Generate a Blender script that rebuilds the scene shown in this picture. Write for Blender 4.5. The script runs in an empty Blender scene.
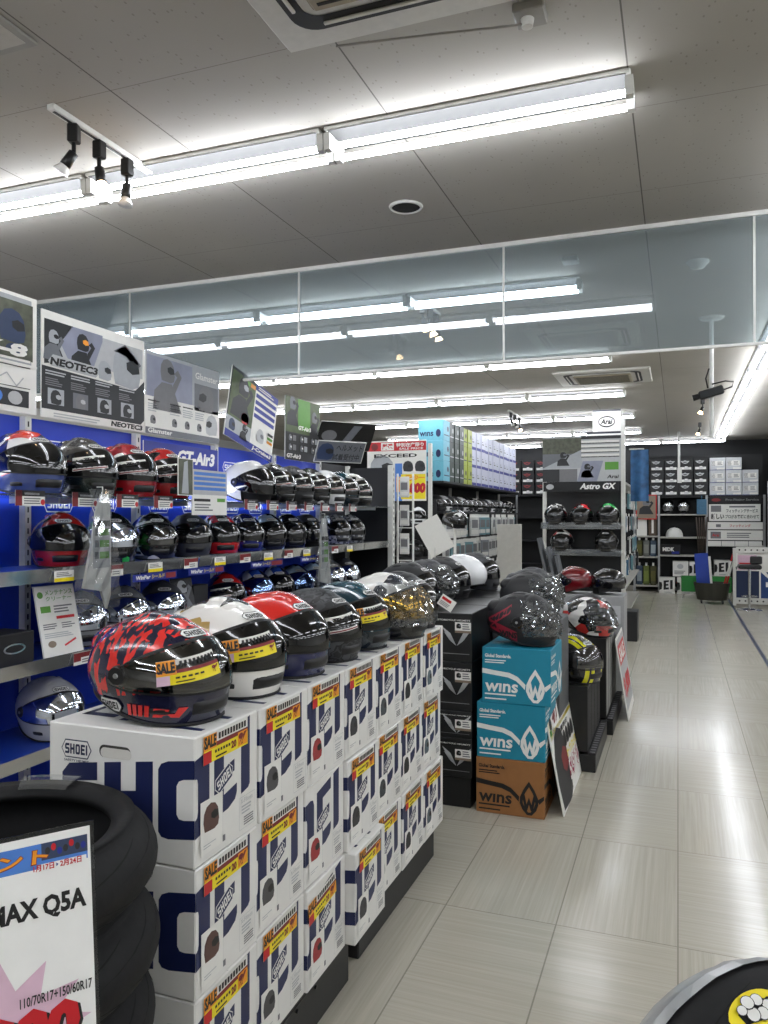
import bpy, math, random
from mathutils import Vector, Matrix
from math import sin, cos, pi, radians as rad
S = bpy.context.scene
COL = S.collection
R = random.Random(11)
V = Vector

# ---------------------------------------------------------------- materials
def lin(h):
    h = h.lstrip('#')
    o = []
    for i in (0, 2, 4):
        c = int(h[i:i+2], 16) / 255
        o.append(c/12.92 if c <= .04045 else ((c+.055)/1.055)**2.4)
    return (o[0], o[1], o[2], 1.0)

def newmat(name):
    m = bpy.data.materials.new(name)
    m.use_nodes = True
    nt = m.node_tree
    nt.nodes.clear()
    out = nt.nodes.new('ShaderNodeOutputMaterial')
    return m, nt, out

def nd(nt, kind, **kw):
    n = nt.nodes.new('ShaderNode' + kind)
    for k, v in kw.items():
        if k in n.inputs.keys() and not hasattr(type(n), k):
            n.inputs[k].default_value = v
        else:
            setattr(n, k, v)
    return n

def math_(nt, op, a, b=None):
    n = nt.nodes.new('ShaderNodeMath')
    n.operation = op
    for i, q in enumerate((a, b)):
        if q is None: continue
        if isinstance(q, (int, float)): n.inputs[i].default_value = q
        else: nt.links.new(q, n.inputs[i])
    return n.outputs[0]

def principled(nt, out, rough=.5, metal=0., coat=0.):
    p = nt.nodes.new('ShaderNodeBsdfPrincipled')
    p.inputs['Roughness'].default_value = rough
    p.inputs['Metallic'].default_value = metal
    p.inputs['Coat Weight'].default_value = coat
    p.inputs['Coat Roughness'].default_value = .06
    nt.links.new(p.outputs[0], out.inputs[0])
    return p

MATS = {}
def mat(name, hexc, rough=.5, metal=0., coat=0., var=.05, scale=30, bump=0., spec=.5):
    """plain surface with a little procedural unevenness"""
    if name in MATS: return MATS[name]
    m, nt, out = newmat(name)
    p = principled(nt, out, rough, metal, coat)
    p.inputs['Specular IOR Level'].default_value = spec
    c = lin(hexc)
    tc = nd(nt, 'TexCoord')
    no = nd(nt, 'TexNoise', Scale=scale, Detail=2.0)
    nt.links.new(tc.outputs['Object'], no.inputs['Vector'])
    rp = nd(nt, 'ValToRGB')
    rp.color_ramp.elements[0].color = tuple(max(0, q*(1-var*2)) for q in c[:3]) + (1,)
    rp.color_ramp.elements[1].color = tuple(min(1, q*(1+var*2)) for q in c[:3]) + (1,)
    nt.links.new(no.outputs[0], rp.inputs[0])
    nt.links.new(rp.outputs[0], p.inputs['Base Color'])
    if bump:
        b = nd(nt, 'Bump', Strength=bump, Distance=.002)
        nt.links.new(no.outputs[0], b.inputs['Height'])
        nt.links.new(b.outputs[0], p.inputs['Normal'])
    MATS[name] = m
    return m

def emit(name, hexc, strength):
    if name in MATS: return MATS[name]
    m, nt, out = newmat(name)
    e = nd(nt, 'Emission', Strength=strength)
    e.inputs[0].default_value = lin(hexc)
    nt.links.new(e.outputs[0], out.inputs[0])
    MATS[name] = m
    return m

def clear(name, tint='#ffffff', gloss=.12, rough=.03, haze=0., hazecol='#aab8c0', bump=0., ior=1.45):
    """thin clear film or pane: see-through, mirror sheen by angle, a little haze"""
    if name in MATS: return MATS[name]
    m, nt, out = newmat(name)
    t = nd(nt, 'BsdfTransparent'); t.inputs[0].default_value = lin(tint)
    g = nd(nt, 'BsdfGlossy'); g.inputs['Roughness'].default_value = rough
    fr = nd(nt, 'Fresnel', IOR=ior)
    f = math_(nt, 'ADD', fr.outputs[0], gloss)
    mx = nd(nt, 'MixShader')
    nt.links.new(f, mx.inputs[0]); nt.links.new(t.outputs[0], mx.inputs[1]); nt.links.new(g.outputs[0], mx.inputs[2])
    last = mx
    if haze:
        d = nd(nt, 'BsdfDiffuse'); d.inputs[0].default_value = lin(hazecol)
        m2 = nd(nt, 'MixShader'); m2.inputs[0].default_value = haze
        nt.links.new(mx.outputs[0], m2.inputs[1]); nt.links.new(d.outputs[0], m2.inputs[2])
        last = m2
    if bump:
        tc = nd(nt, 'TexCoord'); no = nd(nt, 'TexNoise', Scale=28., Detail=3.)
        nt.links.new(tc.outputs['Object'], no.inputs['Vector'])
        b = nd(nt, 'Bump', Strength=bump, Distance=.01)
        nt.links.new(no.outputs[0], b.inputs['Height'])
        nt.links.new(b.outputs[0], g.inputs['Normal'])
    nt.links.new(last.outputs[0], out.inputs[0])
    MATS[name] = m
    return m

def paint(name, cols, kind='solid', scale=(10, 10, 10), stops=None, low=None, zlow=0., slope=0., matte=False, seed=0., rough=None):
    """helmet paint; cols are flat decal colours, arranged by object coordinates"""
    if name in MATS: return MATS[name]
    m, nt, out = newmat(name)
    p = principled(nt, out, rough if rough is not None else (.5 if matte else .22), 0, 0 if matte else .7)
    tc = nd(nt, 'TexCoord')
    sp = nd(nt, 'SeparateXYZ')
    nt.links.new(tc.outputs['Object'], sp.inputs[0])
    n = len(cols)
    stops = stops or [i/n for i in range(n)]
    if kind == 'solid':
        no = nd(nt, 'TexNoise', Scale=60., Detail=1.)
        nt.links.new(tc.outputs['Object'], no.inputs['Vector'])
        val = no.outputs[0]
        rp = nd(nt, 'ValToRGB')
        c = lin(cols[0])
        rp.color_ramp.elements[0].color = tuple(q*.94 for q in c[:3]) + (1,)
        rp.color_ramp.elements[1].color = c
    else:
        mp = nd(nt, 'Mapping')
        mp.inputs['Scale'].default_value = scale
        mp.inputs['Location'].default_value = (seed, seed*.7, seed*1.3)
        mp.inputs['Rotation'].default_value = (.5, .6, .3)
        nt.links.new(tc.outputs['Object'], mp.inputs[0])
        if kind == 'shard':
            vo = nd(nt, 'TexVoronoi', Scale=1.0)
            nt.links.new(mp.outputs[0], vo.inputs['Vector'])
            sx = nd(nt, 'SeparateColor')
            nt.links.new(vo.outputs['Color'], sx.inputs[0])
            val = sx.outputs[0]
        elif kind == 'noise':
            no = nd(nt, 'TexNoise', Scale=1.0, Detail=1.5)
            nt.links.new(mp.outputs[0], no.inputs['Vector'])
            val = no.outputs[0]
        elif kind == 'check':
            ck = nd(nt, 'TexChecker', Scale=1.0)
            mp.inputs['Rotation'].default_value = (0, .35, 0)
            nt.links.new(mp.outputs[0], ck.inputs['Vector'])
            val = ck.outputs['Fac']
        elif kind == 'wave':
            wv = nd(nt, 'TexWave', Scale=1.0, Distortion=3.0)
            nt.links.new(mp.outputs[0], wv.inputs['Vector'])
            val = wv.outputs['Fac']
        else:  # stripes around the crown, by distance from the middle line
            val = math_(nt, 'MULTIPLY', math_(nt, 'ABSOLUTE', sp.outputs[1]), 7.5)
        rp = nd(nt, 'ValToRGB')
        rp.color_ramp.interpolation = 'CONSTANT'
        el = rp.color_ramp.elements
        while len(el) < n: el.new(.5)
        for i in range(n):
            el[i].position = stops[i]
            el[i].color = lin(cols[i])
    nt.links.new(val, rp.inputs[0])
    last = rp.outputs[0]
    if low:
        lim = math_(nt, 'ADD', math_(nt, 'MULTIPLY', sp.outputs[0], slope), zlow)
        f = math_(nt, 'LESS_THAN', sp.outputs[2], lim)
        mx = nd(nt, 'Mix', data_type='RGBA')
        nt.links.new(f, mx.inputs[0])
        nt.links.new(last, mx.inputs[6])
        mx.inputs[7].default_value = lin(low)
        last = mx.outputs[2]
    nt.links.new(last, p.inputs['Base Color'])
    MATS[name] = m
    return m

# ---------------------------------------------------------------- mesh building
class MB:
    def __init__(self):
        self.v, self.f, self.m, self.s = [], [], [], []
    def add(self, vs, fs, mi=0, sm=False, M=None):
        o = len(self.v)
        for p in vs:
            p = V(p)
            self.v.append(M @ p if M else p)
        for f in fs:
            self.f.append([i+o for i in f]); self.m.append(mi); self.s.append(sm)
    def box(self, c, d, mi=0, b=0., M=None):
        cx, cy, cz = c; h = [q/2 for q in d]
        sg = [(sx, sy, sz) for sz in (-1, 1) for sy in (-1, 1) for sx in (-1, 1)]
        if b <= 0:
            vs = [(cx+s[0]*h[0], cy+s[1]*h[1], cz+s[2]*h[2]) for s in sg]
            self.add(vs, [(0,2,3,1),(4,5,7,6),(0,1,5,4),(2,6,7,3),(0,4,6,2),(1,3,7,5)], mi, False, M)
            return
        vs = []
        for s in sg:
            for a in range(3):
                q = [h[k]-(0 if k == a else b) for k in range(3)]
                vs.append((cx+s[0]*q[0], cy+s[1]*q[1], cz+s[2]*q[2]))
        quad = [(4,0,2,6),(1,5,7,3),(0,4,5,1),(3,7,6,2),(0,1,3,2),(4,6,7,5)]
        quad = [[0,4,6,2],[1,3,7,5],[0,1,5,4],[2,6,7,3],[0,2,3,1],[4,5,7,6]]
        fs = []
        for k, q in enumerate(quad):
            a = k//2
            fs.append([i*3+a for i in q])
        for e, (a, c2) in enumerate(((1, 2), (0, 2), (0, 1))):
            for i in range(8):
                j = i | (1 << e)
                if i == j: continue
                fs.append([i*3+a, j*3+a, j*3+c2, i*3+c2])
        for i in range(8): fs.append([i*3, i*3+1, i*3+2])
        self.add(vs, fs, mi, False, M)
    def span(self, a, b, mi=0, bev=0., M=None):
        self.box([(a[i]+b[i])/2 for i in range(3)], [abs(b[i]-a[i]) for i in range(3)], mi, bev, M)
    def cyl(self, p0, p1, r0, r1=None, n=12, mi=0, caps=True, sm=True, M=None):
        r1 = r0 if r1 is None else r1
        p0, p1 = V(p0), V(p1)
        d = (p1-p0).normalized()
        u = d.orthogonal().normalized(); w = d.cross(u)
        vs = []
        for p, r in ((p0, r0), (p1, r1)):
            for i in range(n):
                a = 2*pi*i/n
                vs.append(p + u*cos(a)*r + w*sin(a)*r)
        self.add(vs, [(i, (i+1) % n, n+(i+1) % n, n+i) for i in range(n)], mi, sm, M)
        if caps:
            self.add(vs, [list(range(n))[::-1], list(range(n, 2*n))], mi, False, M)
    def tube(self, pts, r, n=8, mi=0, M=None):
        pts = [V(p) for p in pts]
        vs = []
        for k, p in enumerate(pts):
            d = (pts[min(k+1, len(pts)-1)] - pts[max(k-1, 0)]).normalized()
            u = d.cross(V((0.13, .21, .97)))
            if u.length < .05: u = d.orthogonal()
            u.normalize(); w = d.cross(u)
            for i in range(n):
                a = 2*pi*i/n
                vs.append(p + u*cos(a)*r + w*sin(a)*r)
        fs = []
        for k in range(len(pts)-1):
            for i in range(n):
                fs.append((k*n+i, k*n+(i+1) % n, (k+1)*n+(i+1) % n, (k+1)*n+i))
        fs += [list(range(n))[::-1], list(range((len(pts)-1)*n, len(pts)*n))]
        self.add(vs, fs, mi, True, M)
    def lathe(self, prof, n=24, mi=0, M=None, closed=False, sm=True):
        vs = []
        for r, z in prof:
            for i in range(n):
                a = 2*pi*i/n
                vs.append((r*cos(a), r*sin(a), z))
        k = len(prof); fs = []
        for j in range(k if closed else k-1):
            for i in range(n):
                j2 = (j+1) % k
                fs.append((j*n+i, j*n+(i+1) % n, j2*n+(i+1) % n, j2*n+i))
        self.add(vs, fs, mi, sm, M)
    def grid(self, fn, na, nb, mi=0, sm=True, M=None):
        vs = [fn(i/na, j/nb) for j in range(nb+1) for i in range(na+1)]
        fs = [(j*(na+1)+i, j*(na+1)+i+1, (j+1)*(na+1)+i+1, (j+1)*(na+1)+i) for j in range(nb) for i in range(na)]
        self.add(vs, fs, mi, sm, M)
    def prism(self, pts, z0, z1, mi=0, M=None):
        n = len(pts)
        vs = [(p[0], p[1], z0) for p in pts] + [(p[0], p[1], z1) for p in pts]
        fs = [list(range(n))[::-1], list(range(n, 2*n))] + [(i, (i+1) % n, n+(i+1) % n, n+i) for i in range(n)]
        self.add(vs, fs, mi, False, M)
    def mesh(self, name, mats):
        me = bpy.data.meshes.new(name)
        me.from_pydata([tuple(p) for p in self.v], [], self.f)
        for m in mats: me.materials.append(m)
        me.polygons.foreach_set('material_index', self.m)
        me.polygons.foreach_set('use_smooth', self.s)
        me.update()
        return me
    def build(self, name, mats, parent=None, loc=(0, 0, 0), rot=(0, 0, 0)):
        if not isinstance(mats, (list, tuple)): mats = [mats]
        return link(name, self.mesh(name, mats), parent, loc, rot)

def link(name, data, parent=None, loc=(0, 0, 0), rot=(0, 0, 0)):
    o = bpy.data.objects.new(name, data)
    COL.objects.link(o)
    o.location = loc; o.rotation_euler = rot
    if parent: o.parent = parent
    return o

def tag(o, label=None, cat=None, group=None, kind=None):
    if label: o['label'] = label
    if cat: o['category'] = cat
    if group: o['group'] = group
    if kind: o['kind'] = kind
    return o

def thing(name, label, cat, loc=(0, 0, 0), rz=0., group=None):
    o = link(name, None, None, loc, (0, 0, rz))
    o.empty_display_size = .1
    return tag(o, label, cat, group)

def setmat(o, i, m):
    o.material_slots[i].link = 'OBJECT'
    o.material_slots[i].material = m

def dup(src, loc, rot=None, label=None, group=None, swap=None):
    """copy a thing with its parts and sub-parts"""
    def cp(o, par):
        c = o.copy(); COL.objects.link(c)
        if par: c.parent = par
        for ch in o.children: cp(ch, c)
        return c
    r = cp(src, None)
    r.location = loc
    if rot is not None: r.rotation_euler = rot
    if label: r['label'] = label
    if group: r['group'] = group
    return r

ORD = ['first', 'second', 'third', 'fourth', 'fifth', 'sixth', 'seventh', 'eighth', 'ninth', 'tenth', 'eleventh', 'twelfth',
       'thirteenth', 'fourteenth', 'fifteenth', 'sixteenth', 'seventeenth', 'eighteenth', 'nineteenth', 'twentieth']

# ---------------------------------------------------------------- flat print
_TX = {}
def text2d(body, bold=0.):
    """glyph outlines filled as flat faces, fitted to the unit square"""
    k = (body, bold)
    if k in _TX: return _TX[k]
    cu = bpy.data.curves.new('t', 'FONT')
    cu.body = body; cu.resolution_u = 2; cu.offset = bold
    cu.dimensions = '2D'; cu.fill_mode = 'FRONT'
    o = bpy.data.objects.new('t', cu); COL.objects.link(o)
    dg = bpy.context.evaluated_depsgraph_get()
    me = bpy.data.meshes.new_from_object(o.evaluated_get(dg))
    vs = [(p.co.x, p.co.y) for p in me.vertices]
    fs = [list(p.vertices) for p in me.polygons]
    bpy.data.objects.remove(o); bpy.data.curves.remove(cu); bpy.data.meshes.remove(me)
    if not vs: vs, fs = [(0, 0), (1, 0), (1, 1), (0, 1)], []
    x0, x1 = min(v[0] for v in vs), max(v[0] for v in vs)
    y0, y1 = min(v[1] for v in vs), max(v[1] for v in vs)
    w, h = max(x1-x0, 1e-6), max(y1-y0, 1e-6)
    _TX[k] = ([((x-x0)/w, (y-y0)/h) for x, y in vs], fs, w/h)
    return _TX[k]

class Art:
    """coloured print in the x-right / y-up plane"""
    def __init__(self): self.e = []; self.z = 1
    def poly(self, pts, mi): self.e.append((list(pts), [list(range(len(pts)))], mi, self.z)); return self
    def rect(self, x0, y0, x1, y1, mi, nx=1):
        vs = []; fs = []
        for i in range(nx+1):
            x = x0+(x1-x0)*i/nx
            vs += [(x, y0), (x, y1)]
        for i in range(nx): fs.append([2*i, 2*i+2, 2*i+3, 2*i+1])
        self.e.append((vs, fs, mi, self.z)); return self
    def strip(self, xs, lo, hi, mi):
        vs = []; fs = []
        for x in xs: vs += [(x, lo(x)), (x, hi(x))]
        for i in range(len(xs)-1): fs.append([2*i, 2*i+2, 2*i+3, 2*i+1])
        self.e.append((vs, fs, mi, self.z)); return self
    def ell(self, cx, cy, rx, ry, mi, n=16):
        return self.poly([(cx+rx*cos(2*pi*i/n), cy+ry*sin(2*pi*i/n)) for i in range(n)], mi)
    def ring(self, outer, inner, mi):
        n = len(outer)
        self.e.append((list(outer)+list(inner), [[i, (i+1) % n, n+(i+1) % n, n+i] for i in range(n)], mi, self.z)); return self
    def line(self, pts, w, mi):
        for (a, b), (c, d) in zip(pts[:-1], pts[1:]):
            L = math.hypot(c-a, d-b) or 1e-6
            nx, ny = -(d-b)/L*w/2, (c-a)/L*w/2
            self.poly([(a+nx, b+ny), (c+nx, d+ny), (c-nx, d-ny), (a-nx, b-ny)], mi)
        return self
    def text(self, s, x0, y0, x1, y1, mi, bold=.02, ital=0., rot=0.):
        vs, fs, asp = text2d(s, bold)
        cx, cy = (x0+x1)/2, (y0+y1)/2
        o = []
        for x, y in vs:
            X = x0+x*(x1-x0)+ital*(y-.5)*(y1-y0); Y = y0+y*(y1-y0)
            if rot:
                dx, dy = X-cx, Y-cy
                X, Y = cx+dx*cos(rot)-dy*sin(rot), cy+dx*sin(rot)+dy*cos(rot)
            o.append((X, Y))
        self.e.append((o, fs, mi, self.z)); return self
    def bars(self, x0, y0, x1, y1, n, mi, ragged=.3):
        """lines of print too small to read"""
        h = (y1-y0)/n
        for i in range(n):
            self.rect(x0, y1-(i+.75)*h, x1-(x1-x0)*ragged*R.random(), y1-(i+.25)*h, mi)
        return self
    def hexlogo(self, cx, cy, w, h, border, fill, ink, word='SHOEI', rot=0.):
        def hx(k):
            ww, hh = w/2*k, h/2 - w/2*(1-k)
            return [(-ww, 0), (-ww+hh*.55, hh), (ww-hh*.55, hh), (ww, 0), (ww-hh*.55, -hh), (-ww+hh*.55, -hh)]
        def rt(ps): return [(cx+x*cos(rot)-y*sin(rot), cy+x*sin(rot)+y*cos(rot)) for x, y in ps]
        z = self.z
        self.poly(rt(hx(1)), border); self.z = z+1
        self.poly(rt(hx(.94)), fill); self.z = z+2
        self.blockword(cx-w*.37, cy-h*.28, cx+w*.37, cy+h*.28, ink, rot); self.z = z
        return self
    def blockword(self, x0, y0, x1, y1, mi, rot=0.):
        """the five heavy block letters of the maker's mark"""
        cx, cy = (x0+x1)/2, (y0+y1)/2
        q = .3
        L = {'S': [(0, .82), (.14, 1), (.9, 1), (.9, .78), (.3, .78), (.3, .6), (.78, .6), (.92, .46), (.92, .16), (.78, 0), (0, 0), (0, .22), (.62, .22), (.62, .4), (.14, .4), (0, .55)],
             'H': [(0, 0), (0, 1), (q, 1), (q, .62), (.62, .62), (.62, 1), (.92, 1), (.92, 0), (.62, 0), (.62, .4), (q, .4), (q, 0)],
             'E': [(0, 0), (0, 1), (.85, 1), (.85, .78), (q, .78), (q, .61), (.75, .61), (.75, .4), (q, .4), (q, .22), (.85, .22), (.85, 0)],
             'I': [(0, 0), (0, 1), (.3, 1), (.3, 0)]}
        W = 4.62; X = 0.
        def tr(p):
            x = x0+(X+p[0])/W*(x1-x0); y = y0+p[1]*(y1-y0); dx, dy = x-cx, y-cy
            return (cx+dx*cos(rot)-dy*sin(rot), cy+dx*sin(rot)+dy*cos(rot))
        for ch, w in (('S', 1.07), ('H', 1.1), ('O', 1.1), ('E', 1.03), ('I', .3)):
            if ch == 'O':
                o = [(.14, 0), (.78, 0), (.92, .16), (.92, .84), (.78, 1), (.14, 1), (0, .84), (0, .16)]
                i = [(.3, .22), (.62, .22), (.62, .24), (.62, .76), (.62, .78), (.3, .78), (.3, .76), (.3, .24)]
                self.ring([tr(p) for p in o], [tr(p) for p in i], mi)
            else: self.poly([tr(p) for p in L[ch]], mi)
            X += w
        return self
    def helmet(self, cx, cy, s, shell, visor, flip=1):
        """a small printed picture of a helmet, seen from the side"""
        o = [(-.42,-.45),(-.5,-.1),(-.46,.2),(-.3,.42),(-.02,.5),(.25,.42),(.42,.22),(.46,.05),(.5,-.2),(.44,-.42),(.2,-.5),(-.2,-.47)]
        self.poly([(cx+flip*x*s, cy+y*s) for x, y in o], shell)
        z = self.z; self.z = z+1
        v = [(-.02,.12),(.2,.2),(.43,.12),(.47,-.08),(.2,-.14),(0,-.05)]
        self.poly([(cx+flip*x*s, cy+y*s) for x, y in v], visor); self.z = z
        return self
    def out(self, mb, o, u, v, off=.0006, mi0=0):
        o, u, v = V(o), V(u), V(v); n = u.cross(v).normalized()
        for vs, fs, mi, z in self.e:
            mb.add([o+u*x+v*y+n*(off*z) for x, y in vs], fs, mi+mi0)
        return mb
    def wrap(self, mb, fn, off=.0008, mi0=0):
        for vs, fs, mi, z in self.e:
            mb.add([fn(x, y, off*z) for x, y in vs], fs, mi+mi0, True)
        return mb

# common materials
WHITE = mat('white_card', '#f1f1ee', .45, var=.02)
PAPER = mat('paper', '#ecebe6', .6, var=.02)
NAVY = mat('navy_ink', '#16204e', .45, var=.03)
INK = mat('black_ink', '#141414', .5)
GREYINK = mat('grey_ink', '#77777a', .6)
LGREY = mat('light_grey_ink', '#b9bbbd', .6)
RED = mat('red_ink', '#c41722', .45)
MAROON = mat('maroon_ink', '#7d1f24', .5)
YELLOW = mat('yellow_ink', '#f3de1b', .45)
ORANGE = mat('orange_ink', '#f09a1c', .45)
BLUEINK = mat('blue_ink', '#1c2c8c', .45)
SKYINK = mat('sky_ink', '#4a7fd0', .45)
GREENINK = mat('green_ink', '#5d9a3c', .5)
PINK = mat('pink_ink', '#dcb9cc', .5)
BROWNPIC = mat('brown_picture', '#5b3f38', .5)
BLACK = mat('black_plastic', '#121214', .38)
MATTE = mat('matt_black', '#17171a', .6)
DARK = mat('dark_lining', '#08080a', .85)
RUBBER = mat('rubber_trim', '#0d0d0f', .55)
STEEL = mat('white_steel', '#d9d9d4', .4, coat=.1)
CHROME = mat('chrome', '#d8dadd', .12, 1.)
ALU = mat('aluminium', '#a9abad', .35, .9)
# ---------------------------------------------------------------- helmets (front = +x, base on z = 0)
HH, ZC = .262, .118
AF, AB, BS = .168, .178, .126
def hbase(phi):
    c, s = cos(phi), sin(phi)
    a = AF if c > 0 else AB
    return (abs(c/a)**2.3 + abs(s/BS)**2.3)**(-1/2.3)
def hw(phi, z):
    if z >= ZC:
        t = min(1, (z-ZC)/(HH-ZC))
        return max(0, 1-t**1.95)**(1/1.82)
    t = min(1.1, (ZC-z)/ZC)
    c = cos(phi)
    side = 1-(.2+.24*max(0, -c)**1.5)*t**1.7
    if c > 0:
        k = c*c
        return side*(1-k) + (1+.03*t-.13*t**3)*k
    return side
def hs(phi, z, off=0.):
    r = hbase(phi)*hw(phi, z)+off
    t = max(0, (z-ZC)/(HH-ZC))
    return V((r*cos(phi)-.012*t, r*sin(phi), z))
def htop(x, y, off=0.):
    """point of the crown over (x, y)"""
    phi = math.atan2(y, x); r = math.hypot(x, y)
    w = min(.999, r/hbase(phi))
    t = (1-w**1.82)**(1/1.95)
    return V((x-.012*t, y, ZC+(HH-ZC)*t+off))
def zb(phi): return .066*((1-cos(phi))/2)**1.8
def e1(phi):
    s = min(1.2, abs(phi)/rad(85)); return .09+.008*s*s
def e2(phi):
    s = min(1.2, abs(phi)/rad(85)); return .202-.066*s**1.7

def blister(mb, fn, h, na=8, nb=6, mi=0, p=4, sink=.0015):
    c = V((0, 0, .1))
    def g(a, b):
        A, B = a*2-1, b*2-1
        q = fn(A, B)
        n = (q-c).normalized()
        return q+n*(h*(1-abs(A)**p)*(1-abs(B)**p)-sink)
    mb.grid(g, na, nb, mi, True)

def phi_z(p0, p1, z0, z1):
    return lambda a, b: hs(rad(p0+(p1-p0)*(a+1)/2), z0+(z1-z0)*(b+1)/2)

NC = 48
def helmet_proto(kind):
    jet = kind == 'jet'
    P = {}
    phis = [rad(-180+360*i/NC) for i in range(NC)]
    nb_, np_, nu = 6, 5, 9
    rows = []
    for j in range(nb_+1): rows.append(('b', j/nb_))
    for j in range(1, np_+1): rows.append(('p', j/np_))
    for j in range(1, nu): rows.append(('u', j/nu))
    def zrow(r, ph):
        if r[0] == 'b': return zb(ph)+(e1(ph)-zb(ph))*r[1]
        if r[0] == 'p': return e1(ph)+(e2(ph)-e1(ph))*r[1]
        a0 = math.asin((e2(ph)-ZC)/(HH-ZC))
        return ZC+(HH-ZC)*sin(a0+(pi/2-a0)*r[1])
    vs = [hs(ph, zrow(r, ph)) for r in rows for ph in phis]
    top = len(vs); vs.append(V((-.012, 0, HH)))
    fs, port = [], []
    for j in range(len(rows)-1):
        for i in range(NC):
            i2 = (i+1) % NC
            mid = -180+360*(i+.5)/NC
            q = (j*NC+i, j*NC+i2, (j+1)*NC+i2, (j+1)*NC+i)
            inport = abs(mid) < 82 and nb_ <= j < nb_+np_
            if jet and abs(mid) < 66 and j < nb_: inport = True
            (port if inport else fs).append(q)
    L = len(rows)-1
    for i in range(NC): fs.append((L*NC+i, L*NC+(i+1) % NC, top))
    mb = MB(); mb.add(vs, fs, 0, True)
    if kind == 'sport':
        blister(mb, phi_z(142, 218, .168, .226), .02, 12, 6, 0, 3)          # rear spoiler
        blister(mb, lambda a, b: htop(.02+.07*a, .026*b), .008, 10, 6, 0, 4)  # raised crown ridge
    elif kind == 'plain':
        blister(mb, lambda a, b: htop(.045+.045*a, .03*b), .007, 8, 6, 0, 4)
    P['shell'] = mb.mesh('shell', [WHITE])
    # dark inside, set back behind the opening, plus the closed underside
    mb = MB()
    def inn(p, k=.87): return V((p.x*k, p.y*k, .1+(p.z-.1)*.98))
    pv = {}
    pvs, pfs = [], []
    cnt = {}
    for q in port:
        ids = []
        for i in q:
            if i not in pv: pv[i] = len(pvs); pvs.append(inn(vs[i]))
            ids.append(pv[i])
        pfs.append(ids)
        for a, b in zip(q, q[1:]+q[:1]):
            k = (min(a, b), max(a, b)); cnt[k] = cnt.get(k, 0)+1
    mb.add(pvs, pfs, 0, True)
    for (a, b), n in cnt.items():
        if n == 1: mb.add([vs[a], vs[b], inn(vs[b]), inn(vs[a])], [(0, 1, 2, 3)], 0)
    ring = [hs(ph, zb(ph)) for ph in phis]
    inr = [V((p.x*.78, p.y*.78, p.z+.012)) for p in ring]
    mb.add(ring+inr, [(i, (i+1) % NC, NC+(i+1) % NC, NC+i) for i in range(NC)]+[list(range(NC, 2*NC))], 0)
    P['lining'] = mb.mesh('lining', [DARK])
    # visor
    pm = 100 if not jet else 92
    zlo = (lambda ph: e1(ph)-.005) if not jet else (lambda ph: .05+.05*(abs(ph)/rad(95))**2)
    zhi = lambda ph: e2(ph)+.005
    def vz(ph, t):
        d = abs(math.degrees(ph))
        lo, hi = zlo(ph), zhi(ph)
        m, h = (lo+hi)/2, (hi-lo)/2
        if d > 74: h *= math.sqrt(max(.06, 1-((d-74)/(pm-73))**2))
        return m+h*(2*t-1)
    mb = MB()
    mb.grid(lambda a, b: hs(rad(-pm+2*pm*a), vz(rad(-pm+2*pm*a), b), .0055), 30, 7, 0, True)
    P['visor'] = mb.mesh('visor', [WHITE])
    mb = MB()
    for s, t in ((1, 1), (-1, 0)):
        mb.grid(lambda a, b: hs(rad(-pm+2*pm*a), vz(rad(-pm+2*pm*a), t)+s*(-.001+.007*b), .003+.003*b*(1-b)), 30, 2, 0, True)
    P['visor_gasket'] = mb.mesh('visor_gasket', [RUBBER])
    # rubber edge round the neck
    mb = MB()
    pts = [hs(ph, zb(ph)+.003, .001) for ph in phis]
    mb.tube(pts+[pts[0]], .0045, 6)
    P['neck_trim'] = mb.mesh('neck_trim', [RUBBER])
    # vents and visor pivots
    for s in (-1, 1):
        mb = MB()
        c = hs(s*rad(86), .124, .004); n = V((c.x, c.y, 0)).normalized()
        mb.cyl(c-n*.006, c+n*.004, .026, .022, 18); mb.cyl(c+n*.004, c+n*.006, .007, .006, 12, 1)
        P['pivot_cover%d' % s] = mb.mesh('pivot_cover', [BLACK, ALU])
    if not jet:
        mb = MB()
        blister(mb, phi_z(-20, 20, .026, .062), .007, 10, 5, 0, 6)
        P['chin_vent'] = mb.mesh('chin_vent', [BLACK])
        for s in (-1, 1):
            mb = MB(); blister(mb, phi_z(s*34, s*56, .03, .05), .004, 6, 4, 0, 4)
            P['side_vent%d' % s] = mb.mesh('side_vent', [BLACK])
    mb = MB()
    blister(mb, lambda a, b: htop(.05+.024*a, .05*b), .008, 6, 8, 0, 4)
    P['brow_vent'] = mb.mesh('brow_vent', [BLACK])
    for s in (-1, 1):
        mb = MB(); blister(mb, lambda a, b: htop(-.03+.03*a, s*.055+.012*b), .006, 6, 4, 0, 4)
        P['crown_vent%d' % s] = mb.mesh('crown_vent', [BLACK])
    # forehead badge
    a = Art()
    w, h = .082, .03
    prof = lambda x: max(.002, h/2*min(1, (w/2-abs(x))/(h*.32)+.05))
    xs = [-w/2+w*i/14 for i in range(15)]
    a.strip(xs, lambda x: -prof(x), prof, 0); a.z = 2
    a.strip([x*.95 for x in xs], lambda x: -prof(x/.95)*.88, lambda x: prof(x/.95)*.88, 1); a.z = 3
    a.blockword(-w*.37, -h*.28, w*.37, h*.28, 0)
    mb = MB()
    a.wrap(mb, lambda x, y, o: hs(x/.125, .222+y*.6, .0022+o))
    P['badge'] = mb.mesh('badge', [INK, WHITE])
    a2 = a; mb = MB()
    a2.wrap(mb, lambda x, y, o: hs(rad(-104)+x*1.05/.13, .045+y*1.15, .0022+o))
    P['side_badge'] = mb.mesh('side_badge', [INK, WHITE])
    a = Art()
    for i in range(4): a.poly([(i*.016, 0), (i*.016+.011, 0), (i*.016+.014, .03), (i*.016+.003, .03)], 0)
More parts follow.
